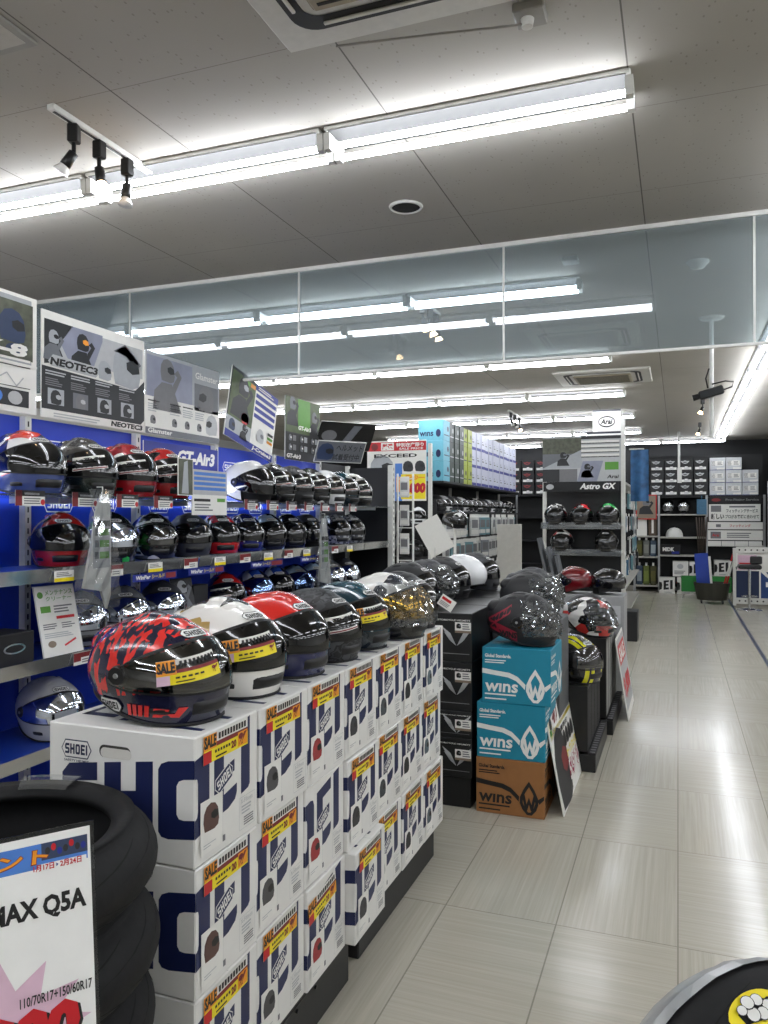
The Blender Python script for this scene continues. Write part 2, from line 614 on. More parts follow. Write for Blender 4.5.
    a.poly([(.068, 0), (.12, 0), (.135, .026), (.118, .026), (.112, .01), (.07, .008)], 0); a.poly([(.07, .018), (.1, .016), (.102, .021), (.072, .024)], 0)
    mb = MB(); a.wrap(mb, lambda x, y, o: hs(rad(-78)+x/.14, .025+y, .0018+o))
    P['side_decal'] = mb.mesh('side_decal', [mat('decal_red', '#e0352f', .3)])
    # sale sticker bent over the visor
    def sticker(sale):
        a = Art(); W, H_ = .125, .058
        nx = 12
        a.rect(0, 0, W, H_, 0, nx); a.z = 2
        if sale:
            a.rect(0, 0, W, H_*.46, 1, nx); a.rect(0, H_*.46, W, H_*.6, 2, nx); a.z = 3
            a.rect(0, H_*.42, W*.3, H_, 3, 3); a.rect(0, 0, W*.2, H_*.4, 4, 3)
            for i in range(9): a.rect(W*(.36+i*.07), H_*.7, W*(.4+i*.07), H_*.92, 5)
            for i in range(5): a.rect(W*(.28+i*.09), H_*.24, W*(.34+i*.09), H_*.32, 5)
            a.rect(W*.28, H_*.08, W*.55, H_*.13, 5, 3)
            a.z = 4
            a.text('SALE', W*.015, H_*.5, W*.285, H_*.94, 5, .05)
            a.text('%', W*.84, H_*.16, W*.97, H_*.44, 2, .05)
        else:
            a.rect(W*.02, H_*.04, W*.98, H_*.12, 2, nx); a.z = 3
            for i in range(3): a.rect(W*.1, H_*(.2+.1*i), W*(.9-.1*i), H_*(.25+.1*i), 5, nx)
            a.text('Z-8', W*.3, H_*.58, W*.75, H_*.9, 5, .03, .2)
        mb = MB()
        a.wrap(mb, lambda x, y, o: hs(rad(-46)+x/.148, .105+y+(x/.125)*.02, .0068+o))
        return mb.mesh('sale_sticker' if sale else 'size_card', [PAPER, YELLOW, MAROON, ORANGE, PINK, INK])
    P['sale_sticker'] = sticker(True)
    P['size_card'] = sticker(False)
    # crinkled clear film pulled over the face
    mb = MB()
    rr = random.Random(5)
    J = {}
    def wrapfn(a, b):
        k = (round(a*34), round(b*14))
        if k not in J: J[k] = .005+.022*rr.random()**1.6
        ph = rad(-76+152*a)
        z = .055+.178*b
        return hs(ph, min(z, .24), J[k])+V((.01*rr.random(), 0, 0))
    mb.grid(wrapfn, 34, 14, 0, False)
    P['plastic_wrap'] = mb.mesh('plastic_wrap', [WHITE])
    mb = MB()
    blister(mb, lambda a, b: htop(.115+.052*a-.02, .098*b), .012, 8, 10, 0, 6)
    P['peak'] = mb.mesh('peak', [WHITE])
    return P

HP = {k: helmet_proto(k) for k in ('sport', 'plain', 'jet')}
V_DARK = mat('visor_smoke', '#0a0b0d', .06, 0, .6, var=.0)
V_CHROME = mat('visor_mirror', '#cfd6e2', .07, 1., var=.02)
V_BLUE = mat('visor_blue_mirror', '#7f9bd0', .08, 1., var=.02)
V_GOLD = mat('visor_gold_mirror', '#a5842c', .1, 1., var=.02)
V_CLEAR = clear('visor_clear', '#8d9296', .14, .03)
FILM = clear('plastic_film', '#fafcfd', .09, .06, .05, '#e6ecef')

def helmet(kind, shell, loc, rz, label, group=None, visor=None, extra=(), scale=1., vent=None, badge=True, zs=.94):
    r = thing('motorcycle_helmet', label, 'helmet', loc, rad(rz), group)
    r.scale = (scale, scale, scale*zs)
    P = HP[kind]
    def part(n, m=None):
        o = link(P[n].name.split('.')[0], P[n], r)
        if m: setmat(o, 0, m)
        return o
    part('shell', shell); part('lining'); part('visor', visor or V_DARK); part('visor_gasket'); part('neck_trim')
    for n in ('chin_vent', 'side_vent1', 'side_vent-1', 'brow_vent', 'crown_vent1', 'crown_vent-1', 'pivot_cover1', 'pivot_cover-1'):
        if n in P: part(n, vent or (shell if n[:4] in ('brow', 'crow') else BLACK))
    if badge: part('badge')
    for n in extra:
        part(n, FILM if n == 'plastic_wrap' else (shell if n == 'peak' else None))
    return r
# ---------------------------------------------------------------- room shell
CEIL = 3.13
def mat_floor():
    m, nt, out = newmat('floor_tile')
    p = principled(nt, out, .2, 0, .25)
    p.inputs['Coat Roughness'].default_value = .12
    tc = nd(nt, 'TexCoord'); sp = nd(nt, 'SeparateXYZ')
    nt.links.new(tc.outputs['Object'], sp.inputs[0])
    X = math_(nt, 'ADD', sp.outputs[0], 20.166); Y = math_(nt, 'ADD', sp.outputs[1], 19.63)
    cx = math_(nt, 'FLOOR', math_(nt, 'DIVIDE', X, .84)); cy = math_(nt, 'FLOOR', math_(nt, 'DIVIDE', Y, .835))
    par = math_(nt, 'MODULO', math_(nt, 'ADD', cx, cy), 2.0)
    def grain(sc):
        mp = nd(nt, 'Mapping'); mp.inputs['Scale'].default_value = sc
        nt.links.new(tc.outputs['Object'], mp.inputs[0])
        no = nd(nt, 'TexNoise', Scale=1.0, Detail=4.0, Roughness=.65)
        nt.links.new(mp.outputs[0], no.inputs['Vector'])
        return no.outputs[0]
    g1, g2 = grain((70, 1.2, 1)), grain((1.2, 70, 1))
    mx = nd(nt, 'Mix', data_type='FLOAT')
    nt.links.new(par, mx.inputs[0]); nt.links.new(g1, mx.inputs[2]); nt.links.new(g2, mx.inputs[3])
    rp = nd(nt, 'ValToRGB')
    rp.color_ramp.elements[0].position = .3; rp.color_ramp.elements[0].color = lin('#b3ae9f')
    rp.color_ramp.elements[1].position = .68; rp.color_ramp.elements[1].color = lin('#c4bfb0')
    nt.links.new(mx.outputs[0], rp.inputs[0])
    def joint(v, step, w):
        f = math_(nt, 'FRACT', math_(nt, 'DIVIDE', v, step))
        return math_(nt, 'LESS_THAN', f, w/step)
    j = math_(nt, 'MAXIMUM', joint(X, .42, .005), joint(Y, .835, .004))
    mj = nd(nt, 'Mix', data_type='RGBA')
    nt.links.new(math_(nt, 'MULTIPLY', j, .6), mj.inputs[0]); nt.links.new(rp.outputs[0], mj.inputs[6]); mj.inputs[7].default_value = lin('#6e6b60')
    nt.links.new(mj.outputs[2], p.inputs['Base Color'])
    wob = nd(nt, 'TexNoise', Scale=3.0, Detail=2.0)
    nt.links.new(tc.outputs['Object'], wob.inputs['Vector'])
    b = nd(nt, 'Bump', Strength=.18, Distance=.01)
    nt.links.new(wob.outputs[0], b.inputs['Height']); nt.links.new(b.outputs[0], p.inputs['Normal']); nt.links.new(b.outputs[0], p.inputs['Coat Normal'])
    r2 = nd(nt, 'MapRange'); r2.inputs[3].default_value = .14; r2.inputs[4].default_value = .3
    nt.links.new(wob.outputs[0], r2.inputs[0]); nt.links.new(r2.outputs[0], p.inputs['Roughness'])
    return m

def mat_ceiling():
    m, nt, out = newmat('ceiling_board')
    p = principled(nt, out, .9)
    tc = nd(nt, 'TexCoord'); sp = nd(nt, 'SeparateXYZ')
    nt.links.new(tc.outputs['Object'], sp.inputs[0])
    X = math_(nt, 'ADD', sp.outputs[0], .17+.93*20); Y = math_(nt, 'ADD', sp.outputs[1], -2.41+.84*20)
    def joint(v, step, w):
        return math_(nt, 'LESS_THAN', math_(nt, 'FRACT', math_(nt, 'DIVIDE', v, step)), w/step)
    j = math_(nt, 'MAXIMUM', joint(X, .93, .006), math_(nt, 'MULTIPLY', joint(Y, .84, .004), .6))
    mp = nd(nt, 'Mapping'); mp.inputs['Scale'].default_value = (60, 34, 1)
    nt.links.new(tc.outputs['Object'], mp.inputs[0])
    vo = nd(nt, 'TexVoronoi', Scale=1.0); nt.links.new(mp.outputs[0], vo.inputs['Vector'])
    sx = nd(nt, 'SeparateColor'); nt.links.new(vo.outputs['Color'], sx.inputs[0])
    fl = math_(nt, 'MULTIPLY', math_(nt, 'LESS_THAN', vo.outputs['Distance'], .22), math_(nt, 'GREATER_THAN', sx.outputs[0], .78))
    dk = math_(nt, 'MAXIMUM', math_(nt, 'MULTIPLY', j, .75), math_(nt, 'MULTIPLY', fl, .3))
    no = nd(nt, 'TexNoise', Scale=1.3, Detail=3.0); nt.links.new(tc.outputs['Object'], no.inputs['Vector'])
    rp = nd(nt, 'ValToRGB')
    rp.color_ramp.elements[0].color = lin('#a39f97'); rp.color_ramp.elements[1].color = lin('#b2aea6')
    nt.links.new(no.outputs[0], rp.inputs[0])
    mx = nd(nt, 'Mix', data_type='RGBA')
    nt.links.new(dk, mx.inputs[0]); nt.links.new(rp.outputs[0], mx.inputs[6]); mx.inputs[7].default_value = lin('#3a3835')
    nt.links.new(mx.outputs[2], p.inputs['Base Color'])
    return m

def struct(name, mb, m):
    return tag(mb.build(name, m), None, None, None, 'structure')
mb = MB(); mb.span((-9, -7, -.1), (9, 18, 0)); struct('floor', mb, mat_floor())
mb = MB(); mb.span((-9, -7, CEIL), (9, 18, CEIL+.1)); struct('ceiling', mb, mat_ceiling())
WALLM = mat('wall_paint', '#e2e1dd', .8, var=.03)
WALLD = mat('wall_dark', '#161719', .75)
mb = MB(); mb.span((-9.1, -7, 0), (-9, 18, CEIL)); struct('wall_left', mb, WALLM)
mb = MB(); mb.span((9, -7, 0), (9.1, 18, CEIL)); struct('wall_right', mb, WALLM)
mb = MB(); mb.span((-9, -7.1, 0), (9, -7, CEIL)); struct('wall_front', mb, WALLM)
mb = MB(); mb.span((-9, 18, 0), (9, 18.1, CEIL)); struct('wall_back', mb, WALLD)
mb = MB(); mb.span((.835, 3, 0.0), (.875, 15.5, .0015)); struct('trim_1', mb, mat('guide_stripe', '#23324e', .35))

# ---------------------------------------------------------------- ceiling lamps
TUBE = emit('lamp_tube', '#f4f8ff', 29.)
LAMPW = mat('lamp_white', '#dcdcd8', .4)
GAPSHADE = mat('lamp_gap_shade', '#262625', .6)  # painted shade: plate darkened so the tubes read apart, not its own colour
LP_GAP = []
def lamp_proto():
    h = MB()
    h.span((-.612, -.095, -.018), (.612, .095, 0), 0, .005)
    e = MB()
    e.prism([(-.076, -.018), (.076, -.018), (.072, -.088), (.038, -.088), (.03, -.04), (-.03, -.04), (-.038, -.088), (-.072, -.088)], -.014, .014, 0, Matrix(((0, 0, 1, 0), (1, 0, 0, 0), (0, 1, 0, 0), (0, 0, 0, 1))))
    t = MB(); t.cyl((-.598, 0, 0), (.598, 0, 0), .0135, None, 8)
    rf = MB(); rf.span((-.595, -.09, -.0205), (.595, .09, -.0182))  # dark plate added below the white housing to shade the gap between tubes
    LP_GAP.append(rf.mesh('gap_shade_plate', [GAPSHADE]))
    return h.mesh('housing', [LAMPW]), e.mesh('lamp_holder', [LAMPW]), t.mesh('tube', [TUBE])
LP = lamp_proto()
def lamp(x, y, rz, label):
    r = thing('ceiling_light', label, 'light', (x, y, CEIL), rz, 'twin tube ceiling lights')
    hs_o = link('housing', LP[0], r); link('gap_shade_plate', LP_GAP[0], hs_o)
    for s in (-.606, .606): link('lamp_holder', LP[1], r, (s, 0, 0))
    for s in (-.054, .054): link('tube', LP[2], r, (0, s, -.072))
    return r
rows = [(-4.3, 1.2, 5, 'third fill row added behind the viewer'), (-1.85, 1.2, 5, 'second fill row added behind the viewer'), (.6, 2.2, 6, 'fill row added over the viewer'), (3.04, -.149, 4, 'row before the glass'), (5.45, -.61, 6, 'first row past the glass'),  # rows behind and over the viewer are unseen fill, added to light the front
        (8.0, -.61, 6, 'second row past the glass'), (10.36, -.62, 5, 'third row past the glass'),
        (12.7, -.62, 4, 'fourth row past the glass'), (15.1, -.62, 4, 'fifth row past the glass'), (17.35, .92, 5, 'row along the back wall')]
for y, xe, n, nm in rows:
    for i in range(n):
        lamp(xe-.62-1.245*i, y, 0, 'twin tube ceiling light, %s from the aisle in the %s' % (ORD[i], nm))
for j, x in enumerate((2.6, 4.6, 6.6)):  # out-of-view lamp rows added to brighten the faces turned to the aisle
    for i in range(9):
        lamp(x, -3.5+1.9*i, pi/2, 'added twin tube fill light, unseen %s row right of the aisle, %s along' % (ORD[j], ORD[i]))
for i in range(11):
    lamp(.80, 3.9+1.245*i, pi/2, 'twin tube ceiling light over the aisle stripe, %s from the near end' % ORD[i])

# ---------------------------------------------------------------- hanging glass (smoke barrier)
GLASS = clear('barrier_glass', '#dfe7ea', .05, .02, .2, '#bcc7cb', ior=1.5)
GX = [-5.02, -3.67, -2.32, -.966, .384, 1.735]
for i in range(5):
    mb = MB(); mb.span((GX[i]+.004, 4.577, 2.43), (GX[i+1]-.004, 4.585, 3.115))
    o = mb.build('hanging_glass', GLASS)
    tag(o, 'clear hanging glass pane under the ceiling, %s from the aisle end' % ORD[4-i], 'glass panel', 'smoke barrier glass panes')
mb = MB(); mb.span((GX[0], 4.568, 3.105), (GX[-1], 4.6, CEIL)); tag(mb.build('barrier_rail', LAMPW), 'white ceiling rail holding the hanging glass', 'rail')
mb = MB(); mb.span((GX[0], 4.57, 2.415), (GX[-1], 4.592, 2.43)); tag(mb.build('barrier_edge_rail', LAMPW), 'thin white rail along the bottom of the hanging glass', 'rail')
for i in range(1, 5):
    mb = MB(); mb.span((GX[i]-.006, 4.574, 2.43), (GX[i]+.006, 4.588, 3.105))
    tag(mb.build('glass_clamp_strip', LAMPW), 'thin upright strip between glass panes, %s from the aisle end' % ORD[4-i], 'strip', 'glass joint strips')

# ---------------------------------------------------------------- air conditioners
ACW = mat('aircon_white', '#d2d0ca', .5)
ACD = mat('aircon_slot', '#23221f', .6)
ACT = mat('aircon_grille', '#a59c88', .6)
def aircon(x, y, w, d, label):
    r = thing('air_conditioner', label, 'air conditioner', (x, y, CEIL))
    a = MB()
    a.span((-w/2, -d/2, -.03), (w/2, d/2, -.001), 0, .012)
    a.build('fascia', ACW, r)
    s = MB()
    k = .8
    def rr(hw_, hd_, rad_, n=6):
        p = []
        for cx, cy, a0 in ((hw_-rad_, hd_-rad_, 0), (-hw_+rad_, hd_-rad_, 90), (-hw_+rad_, -hd_+rad_, 180), (hw_-rad_, -hd_+rad_, 270)):
            for i in range(n+1):
                t = rad(a0+90*i/n); p.append((cx+rad_*cos(t), cy+rad_*sin(t)))
        return p
    A = Art()
    A.ring(rr(w*.4, d*.4, .08), rr(w*.34, d*.33, .05), 0)
    A.out(s, (0, 0, -.032), (1, 0, 0), (0, -1, 0), .001)
    s.build('air_slot', ACD, r)
    f = MB()
    for (x0, y0, x1, y1) in ((-w*.3, -d*.372, w*.3, -d*.36), (-w*.3, d*.36, w*.3, d*.372)):
        f.span((x0, y0, -.042), (x1, y1, -.033), 0, .002)
    for s_ in (-1, 1): f.span((s_*w*.37-.006, -d*.28, -.042), (s_*w*.37+.006, d*.28, -.033), 0, .002)
    f.build('louvre', ACW, r)
    g = MB(); g.span((-w*.3, -d*.29, -.05), (w*.3, d*.29, -.033), 0, .01)
    for i in range(9): g.span((-w*.27, -d*.25+d*.0625*i-.006, -.053), (w*.27, -d*.25+d*.0625*i+.006, -.049), 1)
    g.build('intake_grille', [ACT, ACD], r)
aircon(-.78, 1.93, .95, .95, 'white ceiling air conditioner above the red helmets, cut by the top edge')
aircon(-.80, 9.3, 1.05, .9, 'white ceiling air conditioner behind the hanging glass')

# ---------------------------------------------------------------- small ceiling fittings
r = thing('ceiling_speaker', 'round dark ceiling speaker before the glass', 'speaker', (-1.333, 3.864, CEIL))
mb = MB(); mb.lathe([(0, -.006), (.06, -.007), (.075, -.003), (.075, 0)], 28); mb.build('grille', mat('speaker_mesh', '#2b2a28', .8), r)
mb = MB(); mb.lathe([(.075, 0), (.075, -.011), (.085, -.009), (.09, 0)], 28); mb.build('rim', LAMPW, r)
r = thing('junction_box', 'small grey socket box on the ceiling beside the air conditioner', 'socket box', (-.44, 2.5, CEIL))
mb = MB(); mb.span((-.05, -.05, -.03), (.05, .05, 0), 0, .004); mb.cyl((-.01, 0, -.03), (-.01, 0, -.055), .022, .018, 14, 1); mb.build('body', [mat('socket_grey', '#8d8a83', .5), LAMPW], r)
mb = MB(); mb.tube([(-.01, -.01, -.05), (-.12, .005, -.03), (-.3, .0, -.012), (-.5, -.03, -.01), (-.66, -.05, -.006)], .004, 6); mb.build('cord', mat('cord_grey', '#8e8b85', .6), r)
mb = MB(); mb.span((-.4, -.3, -.012), (.4, .3, 0), 0, .004); mb.span((-.37, -.27, -.0135), (.37, .27, -.012), 1)
tag(mb.build('access_hatch', [mat('hatch_frame', '#9b9993', .6), mat('hatch_board', '#bdbab3', .9)], None, (-2.45, 1.78, CEIL)), 'framed access hatch in the ceiling above the riding posters', 'hatch')
for x, y, nm in ((-.63, 5.0, 'square'), (.12, 5.35, 'round')):
    mb = MB()
    if nm == 'square': mb.span((-.05, -.05, -.03), (.05, .05, 0), 0, .006)
    else: mb.lathe([(0, -.045), (.045, -.04), (.055, -.02), (.07, -.012), (.07, 0)], 24)
    tag(mb.build('smoke_detector' if nm == 'round' else 'ceiling_sensor', LAMPW, None, (x, y, CEIL)), 'small %s white sensor on the ceiling just behind the glass' % nm, 'sensor')
GLOW = emit('bulb_glow', '#ffd9a8', 14.)
SPOTB = mat('spot_black', '#141414', .4)
def spot(x, y, rz, lean, label, lit=True, group='track spotlights'):
    r = thing('spotlight', label, 'spotlight', (x, y, CEIL-.025), rz, group)
    mb = MB(); mb.span((-.022, -.022, -.075), (.022, .022, 0), 0, .005); mb.build('adapter', SPOTB, r)
    mb = MB(); mb.cyl((0, 0, -.115), (0, 0, -.07), .009, None, 10); mb.build('stem', SPOTB, r)
    mb = MB(); mb.lathe([(0, .005), (.02, 0), (.022, -.04), (.023, -.062), (.018, -.064)], 16); hh = mb.mesh('lamp_head', [SPOTB])
    h = link('lamp_head', hh, r, (0, 0, -.115), (0, lean, 0))
    mb = MB(); mb.lathe([(.017, -.06), (.032, -.092), (.034, -.095), (0, -.097)], 18); mb.build('bulb', GLOW if lit else mat('bulb_off', '#e8e6e2', .25), h)
    return r
def track(x, y, L, rz, label):
    mb = MB(); mb.span((-.018, -L/2, -.024), (.018, L/2, 0), 0, .003); mb.span((-.006, -L/2+.02, -.0265), (.006, L/2-.02, -.024), 1)
    tag(mb.build('light_track', [LAMPW, SPOTB], None, (x, y, CEIL), (0, 0, rz)), label, 'track')
track(-2.31, 2.71, .62, 0, 'white ceiling track carrying three black spotlights above the blue rack')
for i, (y, rz, ln, lit) in enumerate(((2.53, rad(20), rad(35), False), (2.68, 0, rad(-10), True), (2.86, rad(90), rad(8), False))):
    spot(-2.31, y, rz, ln, '%s spotlight on the track above the blue rack, %s from the near end' % (('unlit black', 'glowing black', 'unlit black')[i], ORD[i]), lit)
track(-1.79, 5.75, .5, 0, 'short ceiling track with spotlights seen through the glass')
for i, y in enumerate((5.58, 5.75, 5.92)):
    spot(-1.79, y, rad(30*i), rad(-20), 'small lit spotlight seen through the hanging glass, %s from the near end' % ORD[i], True)
track(-2.4, 12.35, 1.2, 0, 'ceiling track far behind over the boxed helmets')
for i, y in enumerate((11.9, 12.2, 12.6)):
    spot(-2.4, y, rad(40*i), rad(-25), 'small black spotlight over the boxed helmets, %s from the near end' % ORD[i], i == 2)
for i, (x, y) in enumerate(((.317, 11.4), (.35, 14.3))):
    spot(x, y, rad(200), rad(-20), ('warm lit spotlight near the hanging camera pole', 'warm lit spotlight near the back wall above the tub')[i], True)
# camera hung on a pole
r = thing('security_camera', 'black security camera on a white ceiling pole', 'camera', (.26, 6.9, CEIL))
mb = MB(); mb.lathe([(0, -.012), (.09, -.012), (.1, 0)], 24); mb.build('ceiling_plate', LAMPW, r)
mb = MB(); mb.cyl((0, 0, -.98), (0, 0, -.01), .017, None, 12); mb.build('pole', LAMPW, r)
Mx = Matrix.Translation((.0, -.04, -.62)) @ Matrix.Rotation(rad(-15), 4, 'Y')
mb = MB(); mb.span((-.1, -.035, -.035), (.09, .035, .035), 0, .01, Mx); mb.cyl((-.1, 0, 0), (-.15, 0, 0), .024, .026, 14, 0, M=Mx); mb.build('camera_body', BLACK, r)
mb = MB(); mb.tube([(.09, -.04, -.6), (.15, -.04, -.58), (.16, -.04, -.54), (.1, -.03, -.53), (.0, -.03, -.55)], .006, 6); mb.tube([(-.03, -.03, -.58), (-.045, -.02, -.5), (-.02, -.02, -.42)], .007, 6); mb.build('cable', BLACK, r)
# ---------------------------------------------------------------- white helmet boxes
BX, BY, BH = .405, .266, .285
BOXW = mat('box_white', '#e9e8e4', .42, coat=.15, var=.015)
def arc(cx, cy, r, a0, a1, n=5): return [(cx+r*cos(rad(a0+(a1-a0)*i/n)), cy+r*sin(rad(a0+(a1-a0)*i/n))) for i in range(n+1)]
def rrect(x0, y0, x1, y1, r):
    return arc(x1-r, y1-r, r, 0, 90)+arc(x0+r, y1-r, r, 90, 180)+arc(x0+r, y0+r, r, 180, 270)+arc(x1-r, y0+r, r, 270, 360)
def shear(pts, w, k, top, cap): return [(x*w, (1-(top+k*x))*BH-(1-y)*cap*BH) for x, y in pts]

def box_mesh(kind):
    mb = MB()
    mb.span((-BX/2, -BY/2, 0), (BX/2, BY/2, BH), 0, .003)
    # end face (towards -y): S H O, letters climb to the right
    a = Art(); cap = .6
    F = lambda pts: a.poly(shear(pts, BX, -.175, .345, cap), 1)
    x0, x1 = .1, .35
    F([(x0, .56), (x0, .88), (x0+.05, 1), (x1, 1), (x1, .76), (x0+.11, .76), (x0+.11, .6)])
    F([(x0, .6), (x0+.1, .6), (x1-.1, .42), (x1, .42), (x1, .52), (x1-.03, .6), (x0+.02, .6)])
    F([(x1, .44), (x1-.1, .44), (x1-.1, .24), (x0, .24), (x0, 0), (x1-.05, 0), (x1, .12)])
    F([(.4, 0), (.4, 1), (.515, 1), (.515, 0)]); F([(.615, 0), (.615, 1), (.73, 1), (.73, 0)]); F([(.515, .4), (.515, .62), (.615, .62), (.615, .4)])
    n = 6
    out = [(1, 1)]+arc(.76+.07, .9, .1, 90, 180, n)[1:-1]+[(.76, .85), (.76, .15)]+[(.765, .06), (.79, .01), (.83, 0), (1, 0)]
    o = [(1., 1.), (.83, 1.), (.785, .97), (.765, .9), (.765, .1), (.785, .03), (.83, 0), (1., 0)]
    i_ = [(1., .76), (.93, .76), (.9, .74), (.885, .68), (.885, .32), (.9, .26), (.93, .24), (1., .24)]
    a.ring(shear(o, BX, -.175, .345, cap)[:], shear(i_, BX, -.175, .345, cap), 1)
    i2 = [(1., .76), (1., .24)]
    a.z = 2
    a.hexlogo(.082, BH*.8, .088, .042, 2, 0, 2)
    a.z = 2
    a.text('SAFETY HELMET', .046, BH*.695, .118, BH*.715, 2, .02)
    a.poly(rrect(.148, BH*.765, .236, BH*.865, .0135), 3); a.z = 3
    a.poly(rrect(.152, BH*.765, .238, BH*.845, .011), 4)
    a.out(mb, (-BX/2, -BY/2, 0), (1, 0, 0), (0, 0, 1), .00045)
    # long side facing the aisle (+x): rest of the O, E and I
    a = Art()
    G = lambda pts: a.poly(shear(pts, BY, -.19, .175, cap), 1)
    o = [(0, 1), (.12, 1), (.185, .96), (.21, .86), (.21, .12), (.185, .03), (.12, 0), (0, 0)]
    i_ = [(0, .76), (.015, .76), (.035, .74), (.045, .68), (.045, .32), (.035, .26), (.015, .24), (0, .24)]
    a.ring(shear(o, BY, -.19, .175, cap), shear(i_, BY, -.19, .175, cap), 1)
    G([(.28, .02), (.28, 1), (.64, 1), (.64, .8), (.43, .8), (.43, .58), (.6, .58), (.6, .42), (.43, .42), (.43, .22), (.64, .22), (.64, .1), (.61, .02), (.5, -.02)])
    G([(.71, 0), (.71, 1), (.86, 1), (.86, .04), (.83, 0)])
    a.z = 2
    a.hexlogo(BY*.43, BH*.575, .082, .04, 0, 1, 0, rot=rad(24)); a.z = 2
    lx0, lx1, ly0, ly1 = BY*.68, BY*.95, BH*.06, BH*.33
    a.ring([(lx0, ly0), (lx1, ly0), (lx1, ly1), (lx0, ly1)], [(lx0+.0008, ly0+.0008), (lx1-.0008, ly0+.0008), (lx1-.0008, ly1-.0008), (lx0+.0008, ly1-.0008)], 5)
    a.text('X-Fifteen', lx0+.006, ly1-.016, lx1-.012, ly1-.004, 5, 0)
    a.bars(lx0+.01, BH*.18, lx1-.012, BH*.26, 3, 5); a.bars(lx0+.02, BH*.08, lx1-.006, BH*.16, 4, 6, .1)
    a.rect(BY*.4, BH*.07, BY*.45, BH*.12, 6)
    a.out(mb, (BX/2, -BY/2, 0), (0, 1, 0), (0, 0, 1), .00045)
    # lid: dark lettering and the flap seam
    a = Art()
    for (u0, v0, u1, v1) in ((.06, .3, .3, .4), (.06, .3, .1, .62), (.06, .55, .3, .65), (.36, .25, .42, .7), (.5, .25, .56, .7), (.42, .44, .5, .52), (.72, .2, .95, .27), (.72, .62, .95, .7)):
        a.rect(BX*u0, BY*v0, BX*u1, BY*v1, 1)
    a.z = 2; a.rect(0, BY*.497, BX, BY*.503, 5)
    a.out(mb, (-BX/2, -BY/2, BH), (1, 0, 0), (0, 1, 0), .00045)
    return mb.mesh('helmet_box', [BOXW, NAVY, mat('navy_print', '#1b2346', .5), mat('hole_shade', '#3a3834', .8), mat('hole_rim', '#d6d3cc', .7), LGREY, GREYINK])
BOXM = box_mesh(0)
def sale_mesh():
    a = Art(); W, H_ = BY*.7, BH*.225
    a.rect(0, 0, W, H_, 0); a.z = 2
    a.rect(0, 0, W, H_*.48, 1); a.rect(0, H_*.48, W, H_*.64, 2); a.z = 3
    a.rect(0, H_*.46, W*.28, H_*.98, 3); a.rect(0, 0, W*.17, H_*.42, 4); a.rect(W*.76, H_*.06, W*.99, H_*.58, 3)
    for i in range(10): a.rect(W*(.32+i*.065), H_*.7, W*(.365+i*.065), H_*.92, 5)
    for i in range(6): a.rect(W*(.24+i*.06), H_*.26, W*(.28+i*.06), H_*.36, 5)
    a.rect(W*.26, H_*.08, W*.5, H_*.14, 5); a.z = 4
    a.text('SALE', W*.012, H_*.52, W*.27, H_*.95, 5, .05)
    a.text('%', W*.77, H_*.1, W*.97, H_*.54, 2, .06); a.text('20', W*.6, H_*.12, W*.72, H_*.4, 2, .05)
    mb = MB(); a.out(mb, (BX/2+.0022, -W*.56, BH*.76), (0, 1, 0), (0, 0, 1), .00035)
    return mb.mesh('sale_sticker', [PAPER, YELLOW, MAROON, ORANGE, RED, INK])
def label_mesh():
    a = Art()
    a.rect(0, 0, .088, .118, 0); a.z = 2
    a.helmet(.042, .076, .062, 1, 2); a.rect(.012, .012, .04, .014, 3); a.rect(.012, .018, .06, .02, 3)
    a.rect(.0, .0, .0006, .118, 3); a.rect(.088, .0, .0886, .118, 3)
    mb = MB(); a.out(mb, (BX/2+.0022, -BY/2+.018, BH*.07), (0, 1, 0), (0, 0, 1), .00035)
    return mb.mesh('product_label', [PAPER, BROWNPIC, INK, LGREY])
SALEM, LABM = sale_mesh(), label_mesh()
PIC = [BROWNPIC, mat('picture_grey', '#4c4a4c', .5), mat('picture_red', '#a03034', .5), mat('picture_dark', '#2e2e32', .5), mat('picture_slate', '#3c4247', .5), mat('picture_black', '#1c1c1e', .5), mat('picture_steel', '#5c6a72', .5)]
TOPN = ['bottom', 'middle', 'top']
Z0 = .16
rj = random.Random(3)
for i in range(7):
    for j in range(3):
        dx = rj.uniform(-.005, .005) - (.004 if j == 1 else 0)
        if (i, j) == (3, 0): dx = .035
        if (i, j) == (3, 1): dx = .012
        if i == 0: dx = 0
        o = link('helmet_box', BOXM, None, (-.98-BX/2+dx, 1.44+.1345+.27*i, Z0+.2875*j), (0, 0, rad(rj.uniform(-.5, .5))))
        tag(o, 'white helmet box with navy letters, %s row, %s from the tyres' % (TOPN[j], ORD[i]), 'box', 'white helmet boxes stacked on black plinths')
        if (i, j) != (2, 1):
            s = link('sale_sticker', SALEM, o, (0, 0, -.02 if (i, j) == (2, 0) else 0))
            if (i, j) == (2, 0): s.rotation_euler = (rad(6), 0, 0)
        p = link('product_label', LABM, o)
        setmat(p, 1, PIC[i])
PL = mat('plinth_black', '#1d1d1e', .5)
for k, (y0, y1, x) in enumerate(((1.46, 2.33, -1.0), (2.45, 3.32, -1.015))):
    mb = MB(); mb.span((x-.36, y0, 0), (x, y1, Z0-.002), 0, .004)
    mb.span((x-.355, y0+.01, Z0-.03), (x+.0015, y1-.01, Z0-.026), 1)
    if k == 0:
        mb.cyl((x, y0+.5, .12), (x+.006, y0+.5, .12), .006, None, 8, 1); mb.cyl((x, y0+.62, .12), (x+.006, y0+.62, .12), .006, None, 8, 1)
    tag(mb.build('display_plinth', [PL, BLACK]), ('black plinth under the white boxes nearest the tyres', 'black plinth under the far half of the white boxes')[k], 'plinth')

